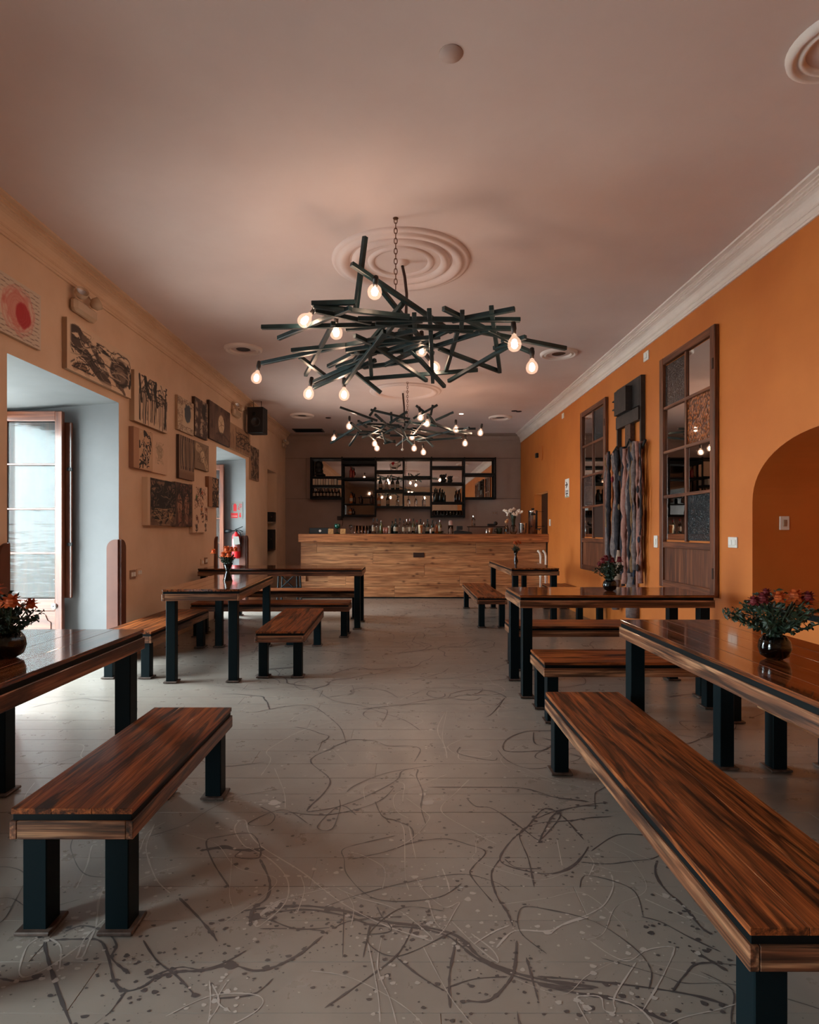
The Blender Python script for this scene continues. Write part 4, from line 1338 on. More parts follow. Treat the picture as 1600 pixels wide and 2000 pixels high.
for (x, y), tl, ex in [((635, 412, 4.0)[:2], (1.35, 0, .1), 3.75), ((303, 548), (0, .75, 0), None), ((453, 605), (0, 0, 0), None), ((75, 820), (0, .18, 0), None), ((322, 895), (0, .2, 0), None), ((490, 900), (0, 0, 0), None),
                       ((857, 688), (0, 0, 0), None), ((918, 768), (0, -.6, 0), None), ((1297, 660), (0, -.05, 0), 3.95), ((1380, 770), (0, 0, 0), 4.5)]:
    lamp(ch, c1(x, y, ex), tl)
zt = ZC - 2.4
cx = px(773, 425, 4.1)
link('chain', chain_mesh(c1(735, 400, 4.1).z, zt).mesh('chain', M['chain']), ch, (cx.x, 4.1 - CY1, 0))
put('chain_hook', MB().lathe([(.02, 0), (.018, -.006), (.0005, -.01)], 12), M['chain'], ch, (cx.x, 4.1 - CY1, zt))
a = px(786, 514, 4.77) - org
put('power_cord', MB().tube([(a.x, a.y, zt - .03), (a.x + .02, a.y - .02, zt - .13), (a.x + .035, a.y - .05, zt - .28), (a.x + .03, a.y - .12, zt - .47), (a.x + .02, a.y - .25, zt - .62)], .012, 8), M['darkbrown'], ch, smooth=True)
put('hub', MB().lathe([(.05, .30), (.06, .31), (.06, .36), (.05, .37)], 16), M['rod'], ch)

CY2 = 9.0
ch2 = thing('chandelier', 'smaller-looking farther chandelier of crossed steel tubes and bulbs near the bar', 'chandelier', (0, CY2, 2.4), 0, 'stick chandeliers')
org2 = Vector((0, CY2, 2.4))


def c2(x, y, Y=None):
    X, Yp = 630 + x / 4.848, 760 + y / 4.848
    if Y is None:
        Y = max(8.1, min(9.9, 1150 * 1.53 / (CYP - Yp)))
        Y = .8 * Y + .2 * CY2
    return px(X, Yp, Y) - org2


S2 = [((165, 172), (520, 300)), ((455, 195), (830, 285)), ((505, 175), (445, 255)), ((380, 460), (590, 350)), ((640, 320), (800, 215)), ((885, 155), (960, 215)), ((860, 280), (1090, 150)), ((1045, 150), (1025, 250)), ((1070, 295), (1240, 220)),
      ((415, 330), (730, 345)), ((80, 510), (300, 375)), ((140, 430), (470, 430)), ((255, 535), (340, 410)), ((500, 240), (590, 320)), ((650, 220), (655, 300)), ((860, 420), (965, 300)), ((1000, 240), (1060, 320)), ((1020, 310), (1200, 380)),
      ((950, 395), (1250, 430)), ((880, 480), (1230, 395)), ((900, 490), (1320, 460)), ((1290, 390), (1390, 365)), ((1250, 380), (1450, 375)), ((1290, 400), (1410, 420)), ((980, 470), (1050, 545)), ((580, 515), (690, 490)), ((540, 450), (690, 505)),
      ((700, 535), (800, 460)), ((340, 300), (420, 360)), ((430, 420), (490, 475)), ((790, 470), (850, 525)), ((600, 500), (560, 400)), ((520, 450), (700, 360)), ((740, 350), (800, 470)), ((830, 300), (760, 400)), ((460, 340), (600, 390)), ((850, 370), (1000, 400)),
      ((330, 340), (470, 300)), ((350, 400), (640, 420)), ((600, 330), (900, 400)), ((640, 440), (900, 440)), ((700, 300), (1100, 350)), ((560, 300), (760, 440)), ((270, 320), (360, 390)), ((900, 430), (1040, 470)), ((1080, 340), (1250, 400))]
for p, q in S2:
    rod(ch2, c2(*p), c2(*q))
for x, y in [(253, 352), (108, 472), (495, 517), (516, 560), (848, 455), (868, 562), (956, 598), (990, 328), (928, 268), (1265, 382), (1495, 415), (1350, 515)]:
    lamp(ch2, c2(x, y), (0, rs.uniform(-.3, .3), rs.uniform(0, 6)))
cx = px(796, 745, 8.6)
link('chain', chain_mesh(.42, zt).mesh('chain', M['chain']), ch2, (cx.x, 8.6 - CY2, 0))
a = px(787, 766, 9.2) - org2
put('power_cord', MB().tube([(a.x, a.y, zt - .03), (a.x + .02, a.y, zt - .25), (a.x + .03, a.y - .05, zt - .55)], .014, 8), M['darkbrown'], ch2, smooth=True)
b = c2(757, 560, 9.0)
put('pull_cord', MB().tube([(b.x, b.y, b.z + .18), (b.x, b.y, b.z)], .005, 6).ball((b.x, b.y, b.z - .02), .02, 8, 6), M['paper'], ch2)

# ================================================================== old multi-paned doors hung as mirrors on the orange wall
def pane_door(y0, y1, label, kinds, nbottom):
    """frame lies on the wall; local x runs along the wall away from the camera"""
    z0, z1 = .69, 2.965
    t = thing('paned_mirror', label, 'mirror', (XR, (y0 + y1) / 2, z0), 0, 'old glazed doors on the orange wall')
    W, Hh, th = y1 - y0, z1 - z0, .045
    st = .075
    for s in (-1, 1):
        boxpart('stile', (Hh, st, th), (-th / 2, s * (W / 2 - st / 2), Hh / 2), M['olddoor'], t, (0, -PI / 2, 0), c=.006)
    for zc, hh in ((Hh - .035, .07), (.035, .07), (.42, .06)):
        boxpart('rail', (W - 2 * st, hh, th - .004), (-th / 2 + .002, 0, zc), M['olddoor'], t, (PI / 2, 0, PI / 2), c=.005)
    zz = [.455 + (Hh - .07 - .455) * k / 4 for k in range(5)]
    boxpart('glazing_bar', (zz[4] - zz[0], .030, .032), (-.018, 0, (zz[0] + zz[4]) / 2), M['olddoor'], t, (0, -PI / 2, 0), c=.004)
    for k in range(1, 4):
        boxpart('glazing_bar', (W - 2 * st, .030, .032), (-.0185, 0, zz[k]), M['olddoor'], t, (PI / 2, 0, PI / 2), c=.004)
    cw = (W - 2 * st) / 2
    for k in range(4):
        for c in range(2):    # c 0: nearer the camera
            m = kinds[k][c]
            boxpart('pane', (cw - .026, zz[k + 1] - zz[k] - .026, .006), (-.014, (-1 if c == 0 else 1) * cw / 2, (zz[k] + zz[k + 1]) / 2), M[m], t, (PI / 2, 0, PI / 2), c=.0006)
    bw = (W - 2 * st) / nbottom
    for k in range(nbottom):
        boxpart('panel', (.33, bw - .004, .016), (-.014, -W / 2 + st + bw * (k + .5), .23), M['olddoor'], t, (0, -PI / 2, 0), c=.002)
    for zc in (.2, 1.95):
        boxpart('hinge', (.09, .02, .008), (-th - .003, -W / 2 + .02, zc), M['darkbrown'], t, (0, -PI / 2, 0), c=.001)
    return t


# rows bottom to top; pairs (near column, far column)
pane_door(4.88, 5.94, 'tall old paned door with mirrors and an amber pane, nearer the arch', [('tex_blue', 'mirror'), ('mirror', 'mirror'), ('tex_amber', 'mirror'), ('mirror', 'tex_dark')], 2)
pane_door(7.55, 8.63, 'tall old paned door with mirrors, the one nearer the bar', [('darkbrown', 'mirror'), ('mirror', 'tex_mauve'), ('mirror', 'mirror'), ('tex_blue', 'mirror')], 1)

# ================================================================== textile wall hanging
hg = thing('wall_hanging', 'wall hanging of knotted cloth strips under a dark wooden board', 'wall hanging', (XR, 6.8, .25))
hx = lambda yy: yy - 6.8
hz = lambda zz: zz - .25
dk = worn('charred_board', rgb(26, 22, 22), rgb(48, 40, 38), 14, .6)
for yy, zlo in ((7.10, 2.22), (6.40, 2.20)):
    boxpart('side_post', (2.94 - zlo, .035, .05), (-.027, hx(yy), hz((2.94 + zlo) / 2)), dk, hg, (0, -PI / 2, 0))
put('upper_board', MB().box(-.055, -.01, hx(6.42), hx(6.86), hz(2.62), hz(2.93)), dk, hg)
put('front_block', MB().box(-.13, -.056, hx(6.62), hx(6.98), hz(2.60), hz(2.88)), dk, hg)
put('cross_board', MB().box(-.07, -.015, hx(6.41), hx(7.09), hz(2.46), hz(2.60)), dk, hg)
put('top_bar', MB().box(-.05, -.012, hx(6.41), hx(7.09), hz(2.90), hz(2.94)), dk, hg)
put('pegs', MB().box(-.09, -.03, hx(7.02), hx(7.16), hz(2.80), hz(2.815)).box(-.09, -.03, hx(7.0), hx(7.16), hz(2.70), hz(2.715)), M['blackmat'], hg)
put('carved_neck', MB().box(-.06, -.012, hx(6.66), hx(6.82), hz(2.02), hz(2.46)), worn('carved_neck_wood', rgb(44, 26, 20), rgb(84, 52, 38), 40, .6, .3), hg)
pts = [(7.45, 2.20), (7.36, 2.13), (7.08, 2.25), (6.90, 2.10), (6.68, 2.28), (6.46, 2.10), (6.34, 2.12), (6.24, 2.21)]
put('branch', MB().tube([(-.06, hx(a), hz(b)) for a, b in pts], .016, 8), M['blackmat'], hg, smooth=True)
fab = {n: worn('cloth_' + n, c1_, c2_, 26, .9, .3) for n, c1_, c2_ in [
    ('grey', rgb(92, 80, 80), rgb(124, 110, 108)), ('mauve', rgb(108, 78, 74), rgb(146, 110, 104)), ('dark', rgb(30, 28, 34), rgb(54, 48, 54)), ('blue', rgb(28, 36, 52), rgb(50, 58, 74)),
    ('pink', rgb(146, 104, 94), rgb(172, 126, 114)), ('olive', rgb(96, 70, 44), rgb(128, 96, 62)), ('red', rgb(112, 26, 34), rgb(140, 40, 46)), ('cream', rgb(150, 128, 112), rgb(176, 152, 134))]}
r5 = random.Random(21)
strips = [(7.40, 'grey', .030, .62), (7.34, 'dark', .020, .95), (7.29, 'mauve', .034, .72), (7.22, 'dark', .026, .58), (7.15, 'pink', .040, .66), (7.07, 'grey', .075, .30), (6.99, 'blue', .030, .72), (6.93, 'dark', .032, .75), (6.87, 'mauve', .028, .70),
          (6.82, 'red', .018, 1.1), (6.78, 'dark', .03, .72), (6.70, 'pink', .045, .64), (6.62, 'grey', .080, .27), (6.54, 'olive', .020, .70), (6.50, 'dark', .030, .74), (6.44, 'blue', .026, .66), (6.40, 'grey', .022, .9), (6.34, 'mauve', .036, .68), (6.29, 'dark', .016, 1.2)]
for k in range(20):
    strips.append((r5.uniform(6.27, 7.42), r5.choice(['grey', 'mauve', 'dark', 'dark', 'blue', 'mauve', 'olive', 'pink']), r5.uniform(.022, .045), r5.uniform(.6, 1.0)))
for k, (yy, cn, w, zb) in enumerate(strips):
    zt_ = 2.12 + .1 * abs(math.sin((yy - 6.2) * 7.5))
    n = 22
    P, R = [], []
    ph = r5.uniform(0, 6)
    for j in range(n + 1):
        f = j / n
        knot = .45 if (j % r5.choice([6, 7, 8]) == 3) else 1
        P.append((-.050 - .02 * (k % 4) + r5.gauss(0, .004), hx(yy) + .012 * math.sin(5 * f + ph), hz(zt_ + (zb - zt_) * f)))
        R.append(w * .95 * knot * (.8 + .25 * math.sin(9 * f + ph) + r5.uniform(-.1, .1)))
    mbs = MB().tube(P, R, 8)
    o = put('cloth_strip', mbs, fab[cn], hg, smooth=True)
for k in range(26):
    yy, zz = r5.uniform(6.3, 7.4), r5.uniform(.75, 2.0)
    cn = r5.choice(['red', 'blue', 'dark', 'olive', 'pink', 'dark'])
    mb = MB().ball((-.105, hx(yy), hz(zz)), r5.uniform(.018, .03), 8, 6, (.7, 1, 1.6))
    put('tassel', mb, fab[cn], hg, smooth=True)
put('tassel', MB().tube([(-.12, hx(6.85), hz(1.02)), (-.12, hx(6.85), hz(.92)), (-.12, hx(6.86), hz(.68))], [.02, .035, .055], 10), fab['cream'], hg, smooth=True)
put('tassel', MB().ball((-.12, hx(6.74), hz(.80)), .055, 10, 8, (.7, 1, 1.2)), fab['dark'], hg, smooth=True)

# ================================================================== wall plates and signs
def plate(X, Y, z, w, h, label, mat='white', face=1, hole='outlet', cat='outlet', group=None):
    """face -1: on the orange wall, +1: on the cream wall"""
    t = thing('wall_plate', label, cat, (X, Y, z), 0 if face > 0 else PI, group)
    put('cover', MB().cham(.012, w, h, .003, (.006, 0, 0)), M[mat], t)
    if hole == 'outlet':
        for s in (-1, 1):
            put('socket_face', MB().cham(.006, w * .34, h * .5, .002, (.0145, s * w * .22, 0)), M['paper'], t)
    else:
        put('rocker', MB().cham(.008, w * .4, h * .5, .002, (.015, 0, 0)), M['paper'], t)
    return t


plate(XR, 6.105, 1.135, .087, .125, 'white tall outlet plate between the wall hanging and the big paned door', face=-1, hole='switch')
plate(XR, 4.67, 1.155, .125, .085, 'white double outlet between the big paned door and the arch', face=-1)
plate(XR, 10.58, 1.39, .085, .12, 'white switch beside the door at the bar end', face=-1, hole='switch', cat='switch')
plate(XR, 6.35, 3.13, .13, .10, 'small white box high on the orange wall above the wall hanging', face=-1, hole='switch', cat='wall box')
plate(XR, 9.71, 3.14, .11, .085, 'small white box high on the orange wall nearer the bar', face=-1, hole='switch', cat='wall box')
plate(XL, 5.83, .815, .11, .085, 'tan double outlet plate just beside the brown corner guard', 'beige_plate')
plate(XL, 5.97, .825, .10, .075, 'pale outlet plate next to the tan one, away from the guard', 'wall_cream')
plate(XL, 7.97, .84, .10, .09, 'tan outlet plate near the farther recess', 'beige_plate')
plate(XL, 7.82, .83, .09, .08, 'pale outlet plate near the farther recess', 'wall_cream', hole='switch')
t = thing('light_switch', 'pale switch plate on the shaded side of the arch', 'switch', ((2.804 + 2.877) / 2, AY1, 1.305))
put('cover', MB().cham(.073, .010, .103, .003, (0, -.005, 0)), M['white'], t)
put('rocker', MB().cham(.026, .008, .05, .002, (0, -.013, 0)), M['beige_plate'], t)
t = thing('thermostat', 'small black box high on the orange wall near the far corner', 'wall box', (XR, 11.55, 2.72))
put('case', MB().cham(.05, .09, .09, .004, (-.026, 0, 0)), M['blackmat'], t)
put('conduit', MB().tube([(-.012, -.40, .13), (-.012, -.40, -.10), (-.012, -.34, -.13)], .010, 6), M['wall_orange'], t)
# wall outlet above the bar on the far wall
t = thing('wall_plate', 'pale outlet plate on the far wall above the grey cabinet', 'outlet', ((966 - CXP) * YB / F, YB - .0005, H + (CYP - 1002) * YB / F))
put('cover', MB().cham(.12, .012, .08, .003, (0, -.006, 0)), M['wall_back'], t)
for s in (-1, 1):
    put('socket_face', MB().cham(.035, .006, .035, .002, (s * .028, -.0145, 0)), M['beige_plate'], t)
t = thing('wall_plate', 'dark outlet with a hanging plug under the bottle shelf', 'outlet', ((664 - CXP) * YB / F, YB - .0005, H + (CYP - 1012) * YB / F))
put('cover', MB().cham(.12, .012, .09, .003, (0, -.006, 0)), M['darkbrown'], t)
put('plug', MB().tube([(.02, -.02, -.02), (.06, -.02, .05), (.07, -.02, -.10), (.05, -.02, -.18)], .006, 6), M['blackmat'], t)

# route sign on the orange wall
t = thing('route_sign', 'white arrow sign on the orange wall near the bar', 'sign', (XR, 9.47, 1.93))
put('board', MB().cham(.005, .23, .30, .001, (-.003, 0, 0)), M['paper'], t)
ink = plain('brown_black_ink', rgb(46, 22, 18), .6)
put('arrow', MB().prism([(.03, .105), (-.05, .055), (.03, .0), (.05, .02), (.01, .045), (.09, .045), (.09, .065), (.01, .065), (.05, .09)], 0, -.0072, -.0058), ink, t)
put('print_lines', MB().box(-.0072, -.0058, -.08, .08, -.045, -.035).box(-.0072, -.0058, -.08, .08, -.065, -.055).box(-.0072, -.0058, -.06, .07, -.10, -.078).box(-.0072, -.0058, -.02, .03, -.128, -.11), ink, t)
put('green_strip', MB().box(-.0072, -.0058, -.10, .10, -.145, -.134), plain('green_ink', rgb(100, 120, 50), .6), t)


def text_mesh(body, size, mat):
    cu = bpy.data.curves.new('lettering', 'FONT')
    cu.body = body
    cu.size = size
    cu.align_x = 'CENTER'
    cu.align_y = 'CENTER'
    cu.extrude = .0006
    o = bpy.data.objects.new('lettering_tmp', cu)
    COL.objects.link(o)
    dg = bpy.context.evaluated_depsgraph_get()
    me = bpy.data.meshes.new_from_object(o.evaluated_get(dg))
    bpy.data.objects.remove(o)
    me.materials.clear()
    me.materials.append(mat)
    return me


# fire extinguisher and its sign on the recess side
JY = 9.98
t = thing('extinguisher_sign', 'white and red fire extinguisher sign in the farther recess', 'sign', (-2.86, JY, 1.595))
put('board', MB().cham(.21, .005, .285, .001, (0, -.003, 0)), M['signboard'], t)
yk = -.0064
put('cylinder_mark', MB().prism([(-.055, -.02), (0.0, -.02), (.0, .085), (-.012, .1), (-.02, .112), (-.035, .112), (-.043, .1), (-.055, .085)], 1, yk, yk + .001), M['red'], t)
put('hose_mark', MB().box(-.085, -.08, yk, yk + .001, -.005, .09).box(-.085, -.04, yk, yk + .001, .1, .106), ink, t)
put('red_panel', MB().box(-.098, .02, yk, yk + .001, -.133, -.05), M['red'], t)
put('arrow', MB().prism([(.05, -.05), (.07, -.05), (.07, -.095), (.085, -.095), (.06, -.13), (.035, -.095), (.05, -.095)], 1, yk, yk + .001), M['red'], t)
link('lettering', text_mesh('PQS', .062, M['red']), t, (.056, yk - .0005, .055), (PI / 2, -PI / 2 * .8, 0))
link('lettering', text_mesh('EXTINTOR', .0205, M['paper']), t, (-.039, yk - .0008, -.105), (PI / 2, 0, 0))
t = thing('fire_extinguisher', 'red fire extinguisher with a white tag hanging in the recess', 'extinguisher', (-2.845, JY - .085, .78))
put('cylinder', MB().lathe([(.055, 0), (.066, .012), (.068, .03), (.068, .36), (.055, .40), (.025, .425), (.022, .445)], 22), M['red'], t, smooth=True)
put('print_panel', MB().lathe([(.0686, .12), (.0686, .33)], 22, cap0=False, cap1=False), worn('red_white_print', rgb(130, 30, 36), rgb(130, 110, 108), 50, .4), t, smooth=True)
put('valve', MB().lathe([(.02, .445), (.02, .48), (.0005, .482)], 12), M['black'], t)
put('lever', MB().tube([(-.02, 0, .485), (.03, 0, .50), (.11, 0, .535)], .007, 6).tube([(-.02, 0, .478), (.05, 0, .475), (.11, 0, .455)], .007, 6), M['black'], t)
put('tag', MB().prism([(-.045, -.01), (.055, .0), (.035, .13), (-.055, .13)], 1, -.004, 0), M['signboard'], t, (.03, -.076, .24))
put('hose', MB().tube([(.02, -.01, .465), (.065, -.02, .44), (.085, -.02, .36), (.08, -.01, .2)], .009, 8), M['black'], t, smooth=True)
put('horn', MB().tube([(-.02, 0, .465), (-.06, 0, .462), (-.10, 0, .460), (-.19, 0, .455)], [.008, .010, .028, .032], 12), M['black'], t, smooth=True)
put('wall_bracket', MB().box(-.03, .03, .066, .085, .3, .36), M['steel'], t)

# black equipment in the small niche beside the bar
for (zb, zt_, xa, ya, lab) in [(1.43, 1.63, -2.805, 12.25, 'small black amplifier box in the wall niche by the bar'), (.8705, 1.27, -2.815, 12.25, 'taller black equipment box in the wall niche by the bar')]:
    t = thing('equipment_box', lab, 'equipment', (xa, ya, zb), 0, 'equipment in the niche')
    put('case', MB().cham(.17, .25, zt_ - zb, .006, (0, 0, (zt_ - zb) / 2)), M['blackmat'], t)
    put('dial', MB().lathe([(.014, 0), (.012, .01)], 10), M['steel'], t, (.05, -.126, (zt_ - zb) * .5), (PI / 2, 0, 0))
t = thing('niche_shelf', 'small pale shelf carrying equipment in the wall niche', 'shelf', (-2.9, 11.97, .84))
put('board', MB().box(-.18, .17, -.41, .40, 0, .03), M['darkbrown'], t)
put('upper_board', MB().box(-.18, .18, .12, .40, .555, .589), M['tagpaper'], t)

# ================================================================== black metal chair with a crossed back
t = thing('metal_stool', 'black metal stool with crossed braces between the benches and the bar end', 'stool', (-1.92, 9.75, 0))
put('seat', MB().cham(.34, .34, .03, .008, (0, 0, .605)), M['black'], t)
for s in (-1, 1):
    for q in (-1, 1):
        put('leg', MB().tube([(s * .145, q * .145, .592), (s * .17, q * .17, .0)], .015, 8), M['black'], t)
    put('cross_brace', MB().tube([(s * .135, -.158, .54), (-s * .11, -.168, .31)], .011, 8), M['black'], t)
    put('foot_rail', MB().tube([(-.16, s * .158, .285), (.16, s * .158, .285)], .018, 8), M['black'], t)

# ================================================================== vases and bouquets
leafm = {}
def bouquet(x, y, z, h, spread, nleaf, flowers, label, seed, neck):
    """z: vase base; stems start inside the vase, pass the neck at height neck"""
    r = random.Random(seed)
    t = thing('bouquet', label, 'bouquet', (x, y, z + .012))
    heads = []
    lf = MB()
    for k in range(nleaf):
        a = r.uniform(0, 2 * PI)
        d = spread * r.uniform(.15, 1.0) ** .8
        top = Vector((d * math.cos(a), d * math.sin(a), neck + (h - neck) * (1 - .62 * (d / spread) ** 1.6) * r.uniform(.7, 1.05)))
        P = [Vector((top.x * .06, top.y * .06, .004)), Vector((top.x * .14, top.y * .14, neck)), top * .62 + Vector((0, 0, neck * .3)), top]
        lf.tube(P, .0016, 4)
        for j in range(11):
            f = .35 + .65 * j / 10
            i = min(2, int(f * 3))
            c = P[i].lerp(P[i + 1], f * 3 - i)
            for q in range(2):
                dr = Vector((r.gauss(0, 1), r.gauss(0, 1), r.gauss(.2, .7))).normalized()
                sd = dr.cross(Vector((r.gauss(0, 1), r.gauss(0, 1), r.gauss(0, 1)))).normalized()
                L = r.uniform(.016, .030)
                n = dr.cross(sd) * L * .12
                lf.add([c, c + dr * L * .5 + sd * L * .26 + n, c + dr * L, c + dr * L * .5 - sd * L * .26 + n], [(0, 1, 2, 3)])
        heads.append(top)
    o = link('foliage', lf.mesh('foliage', M['leaf'], fix=False), t)
    o['kind'] = 'stuff'
    for k, (fx, fz, fr, mt) in enumerate(flowers):
        b = MB()
        fr *= 1.15
        c = Vector((fx, r.uniform(-.075, -.02), fz + .012))
        for ring, (rr, np_, tz) in enumerate([(.9, 8, -.35), (1.0, 9, .25), (.85, 8, .9), (.8, 5, 2.2)]):
            for q in range(np_):
                a = 2 * PI * q / np_ + ring * .4
                dr = Vector((math.cos(a), math.sin(a), tz)).normalized()
                sd = Vector((-math.sin(a), math.cos(a), 0))
                tip = c + dr * fr * rr
                mid = c + dr * fr * rr * .55
                w = fr * .36
                b.add([c, mid + sd * w * .7, tip + sd * w * .3 - dr.cross(sd) * fr * .12, tip - sd * w * .3 - dr.cross(sd) * fr * .12, mid - sd * w * .7], [(0, 1, 2, 3, 4)])
        b.ball(c, fr * .48, 8, 6)
        fo = link('blossom', b.mesh('blossom', M[mt], fix=False), t)
        link('stem', MB().tube([(fx * .06, 0, .004), (fx * .15, 0, neck), c], .0025, 5).mesh('stem', M['stemg']), fo)
    return t


def bowl_vase(x, y, z, r, label):
    t = thing('bowl_vase', label, 'vase', (x, y, z + .0005), 0, 'round bowl vases')
    outer = [(r * .45, 0), (r * .85, .25 * r), (r, .75 * r), (r * .93, 1.2 * r), (r * .70, 1.55 * r)]
    inner = [(r * .66, 1.55 * r), (r * .88, 1.2 * r), (r * .94, .75 * r), (r * .8, .3 * r), (r * .4, .07 * r)]
    put('glass_bowl', MB().lathe(outer + inner, 28), M['vase'], t, smooth=True)
    put('water', MB().lathe([(r * .38, .075 * r), (r * .78, .31 * r), (r * .925, .75 * r), (r * .91, 1.0 * r), (.0005, 1.0 * r)], 24), M['water'], t, smooth=True)
    return t


TZ = .77
bowl_vase(-1.5, 2.22, TZ, .062, 'round glass bowl vase on the table beside the glazed door')
bouquet(-1.5, 2.22, TZ, .24, .13, 26, [(.065, .195, .036, 'orangeflower'), (.105, .18, .028, 'orangeflower'), (.0, .24, .036, 'orangeflower'), (-.06, .21, .036, 'orangeflower'), (.02, .185, .03, 'orangeflower')], 'orange bouquet cut by the frame edge in front of the glazed door', 3, .09)
bowl_vase(1.38, 2.20, TZ, .056, 'round dark glass bowl vase on the table under the arch')
bouquet(1.38, 2.20, TZ, .25, .175, 44, [(.075, .20, .034, 'orangeflower'), (.045, .215, .034, 'orangeflower'), (.10, .19, .03, 'orangeflower'), (-.07, .205, .03, 'redflower'), (-.1, .195, .026, 'redflower'), (.085, .215, .026, 'redflower'), (-.02, .21, .03, 'orangeflower'), (-.05, .225, .022, 'redflower')], 'widest leafy bouquet with orange and red flowers under the arch', 8, .085)
bowl_vase(1.625, 4.68, TZ, .055, 'round dark glass bowl vase in front of the wall hanging')
bouquet(1.625, 4.68, TZ, .25, .13, 34, [(-.075, .215, .034, 'redflower'), (-.05, .235, .034, 'redflower'), (.05, .225, .034, 'redflower'), (.0, .22, .03, 'redflower'), (-.09, .19, .026, 'redflower')], 'bouquet of dark red flowers in front of the wall hanging', 5, .085)


def waist_vase(x, y, z, h, r, label, group=None):
    t = thing('waisted_vase', label, 'vase', (x, y, z + .0005), 0, group)
    pr = [(r, 0), (r * 1.02, .02 * h), (r * .42, .52 * h), (r * .45, .62 * h), (r * 1.05, h), (r * 1.0, h), (r * .40, .63 * h), (r * .36, .53 * h), (r * .9, .04 * h)]
    put('glass_body', MB().lathe(pr, 24), M['vase'], t, smooth=True)
    put('water', MB().lathe([(r * .86, .045 * h), (r * .35, .5 * h), (.0005, .5 * h)], 20), M['water'], t, smooth=True)
    return t


waist_vase(-1.687, 5.59, TZ, .165, .044, 'hourglass-shaped glass vase on the table by the paintings')
bouquet(-1.687, 5.59, TZ, .27, .10, 20, [(-.12, .255, .034, 'orangeflower'), (.0, .27, .05, 'orangeflower'), (.025, .225, .04, 'orangeflower'), (.045, .275, .036, 'orangeflower'), (.085, .275, .034, 'orangeflower'), (-.03, .225, .036, 'orangeflower')], 'bright orange bouquet in the hourglass vase', 12, .15)
waist_vase(1.73, 9.22, TZ, .15, .036, 'narrow dark glass vase on the table nearest the bar')
bouquet(1.73, 9.22, TZ, .24, .085, 18, [(-.03, .265, .036, 'orangeflower'), (.02, .275, .036, 'orangeflower'), (.055, .262, .034, 'orangeflower'), (.0, .25, .03, 'orangeflower')], 'small orange bouquet in front of the bar', 14, .14)

# ================================================================== paintings on the cream wall
def vnoise(h, w, cells, seed):
    g = np.random.default_rng(seed)
    out = np.zeros((h, w))
    amp, tot = 1.0, 0
    for o in range(4):
        ch_, cw_ = max(2, int(cells * h / max(h, w)) * 2 ** o + 2), max(2, int(cells * w / max(h, w)) * 2 ** o + 2)
        a = g.random((ch_, cw_))
        yy, xx = np.linspace(0, ch_ - 1.001, h), np.linspace(0, cw_ - 1.001, w)
        y0, x0 = yy.astype(int), xx.astype(int)
        fy, fx = (yy - y0)[:, None], (xx - x0)[None, :]
        fy, fx = fy * fy * (3 - 2 * fy), fx * fx * (3 - 2 * fx)
        v = (a[y0][:, x0] * (1 - fy) * (1 - fx) + a[y0 + 1][:, x0] * fy * (1 - fx) + a[y0][:, x0 + 1] * (1 - fy) * fx + a[y0 + 1][:, x0 + 1] * fy * fx)
        out += v * amp
        tot += amp
        amp *= .55
    return out / tot


class Art:
    """small painter on a raster that becomes the colours of the canvas face; u to the right, v up, both 0..1"""
    def __init__(s, w, h, base, seed, res=84):
        m = max(w, h)
        s.W, s.H = max(12, int(res * w / m)), max(12, int(res * h / m))
        s.asp = w / h
        s.img = np.ones((s.H, s.W, 3)) * np.array(base) / 255
        s.u, s.v = np.meshgrid((np.arange(s.W) + .5) / s.W, (np.arange(s.H) + .5) / s.H)
        s.r = random.Random(seed)
        s.seed = seed

    def mask(s, m, c, a=1.0):
        m = np.clip(m, 0, 1)[..., None] * a
        s.img = s.img * (1 - m) + np.array(c) / 255 * m

    def grain(s, c, cells, lo, hi, a=1.0, k=0):
        s.mask((vnoise(s.H, s.W, cells, s.seed * 13 + k) - lo) / (hi - lo), c, a)

    def line(s, pts, w, c, a=1.0):
        soft = .6 / s.H
        best = np.full((s.H, s.W), 9.0)
        P = smooth_path(pts, 5) if len(pts) > 2 else [np.array(p) for p in pts]
        for p, q in zip(P[:-1], P[1:]):
            du, dv = (q[0] - p[0]) * s.asp, q[1] - p[1]
            L2 = du * du + dv * dv + 1e-9
            U, V = (s.u - p[0]) * s.asp, s.v - p[1]
            t = np.clip((U * du + V * dv) / L2, 0, 1)
            best = np.minimum(best, np.hypot(U - t * du, V - t * dv))
        s.mask((w / 2 - best) / soft + .5, c, a)

    def oval(s, cu, cv, ru, rv, c, a=1.0, ring=None, rough=0, k=0):
        d = np.hypot((s.u - cu) / ru, (s.v - cv) / rv)
        if rough:
            d = d + rough * (vnoise(s.H, s.W, 9, s.seed * 7 + k) - .5) * 2
        if ring:
            s.mask(1 - np.abs(d - 1) / ring, c, a)
        else:
            s.mask((1 - d) * 6, c, a)

    def scribble(s, n, c, w=.012, box=(0, 1, 0, 1), a=.9, ln=.18):
        for _ in range(n):
            x, y = s.r.uniform(box[0], box[1]), s.r.uniform(box[2], box[3])
            h = s.r.uniform(0, 6.28)
            pts = [(x, y)]
            for j in range(3):
                h += s.r.gauss(0, .9)
                x, y = x + ln * .5 * math.cos(h), y + ln * .5 * math.sin(h)
                pts.append((min(max(x, box[0]), box[1]), min(max(y, box[2]), box[3])))
            s.line(pts, w * s.r.uniform(.6, 1.6), c, a)


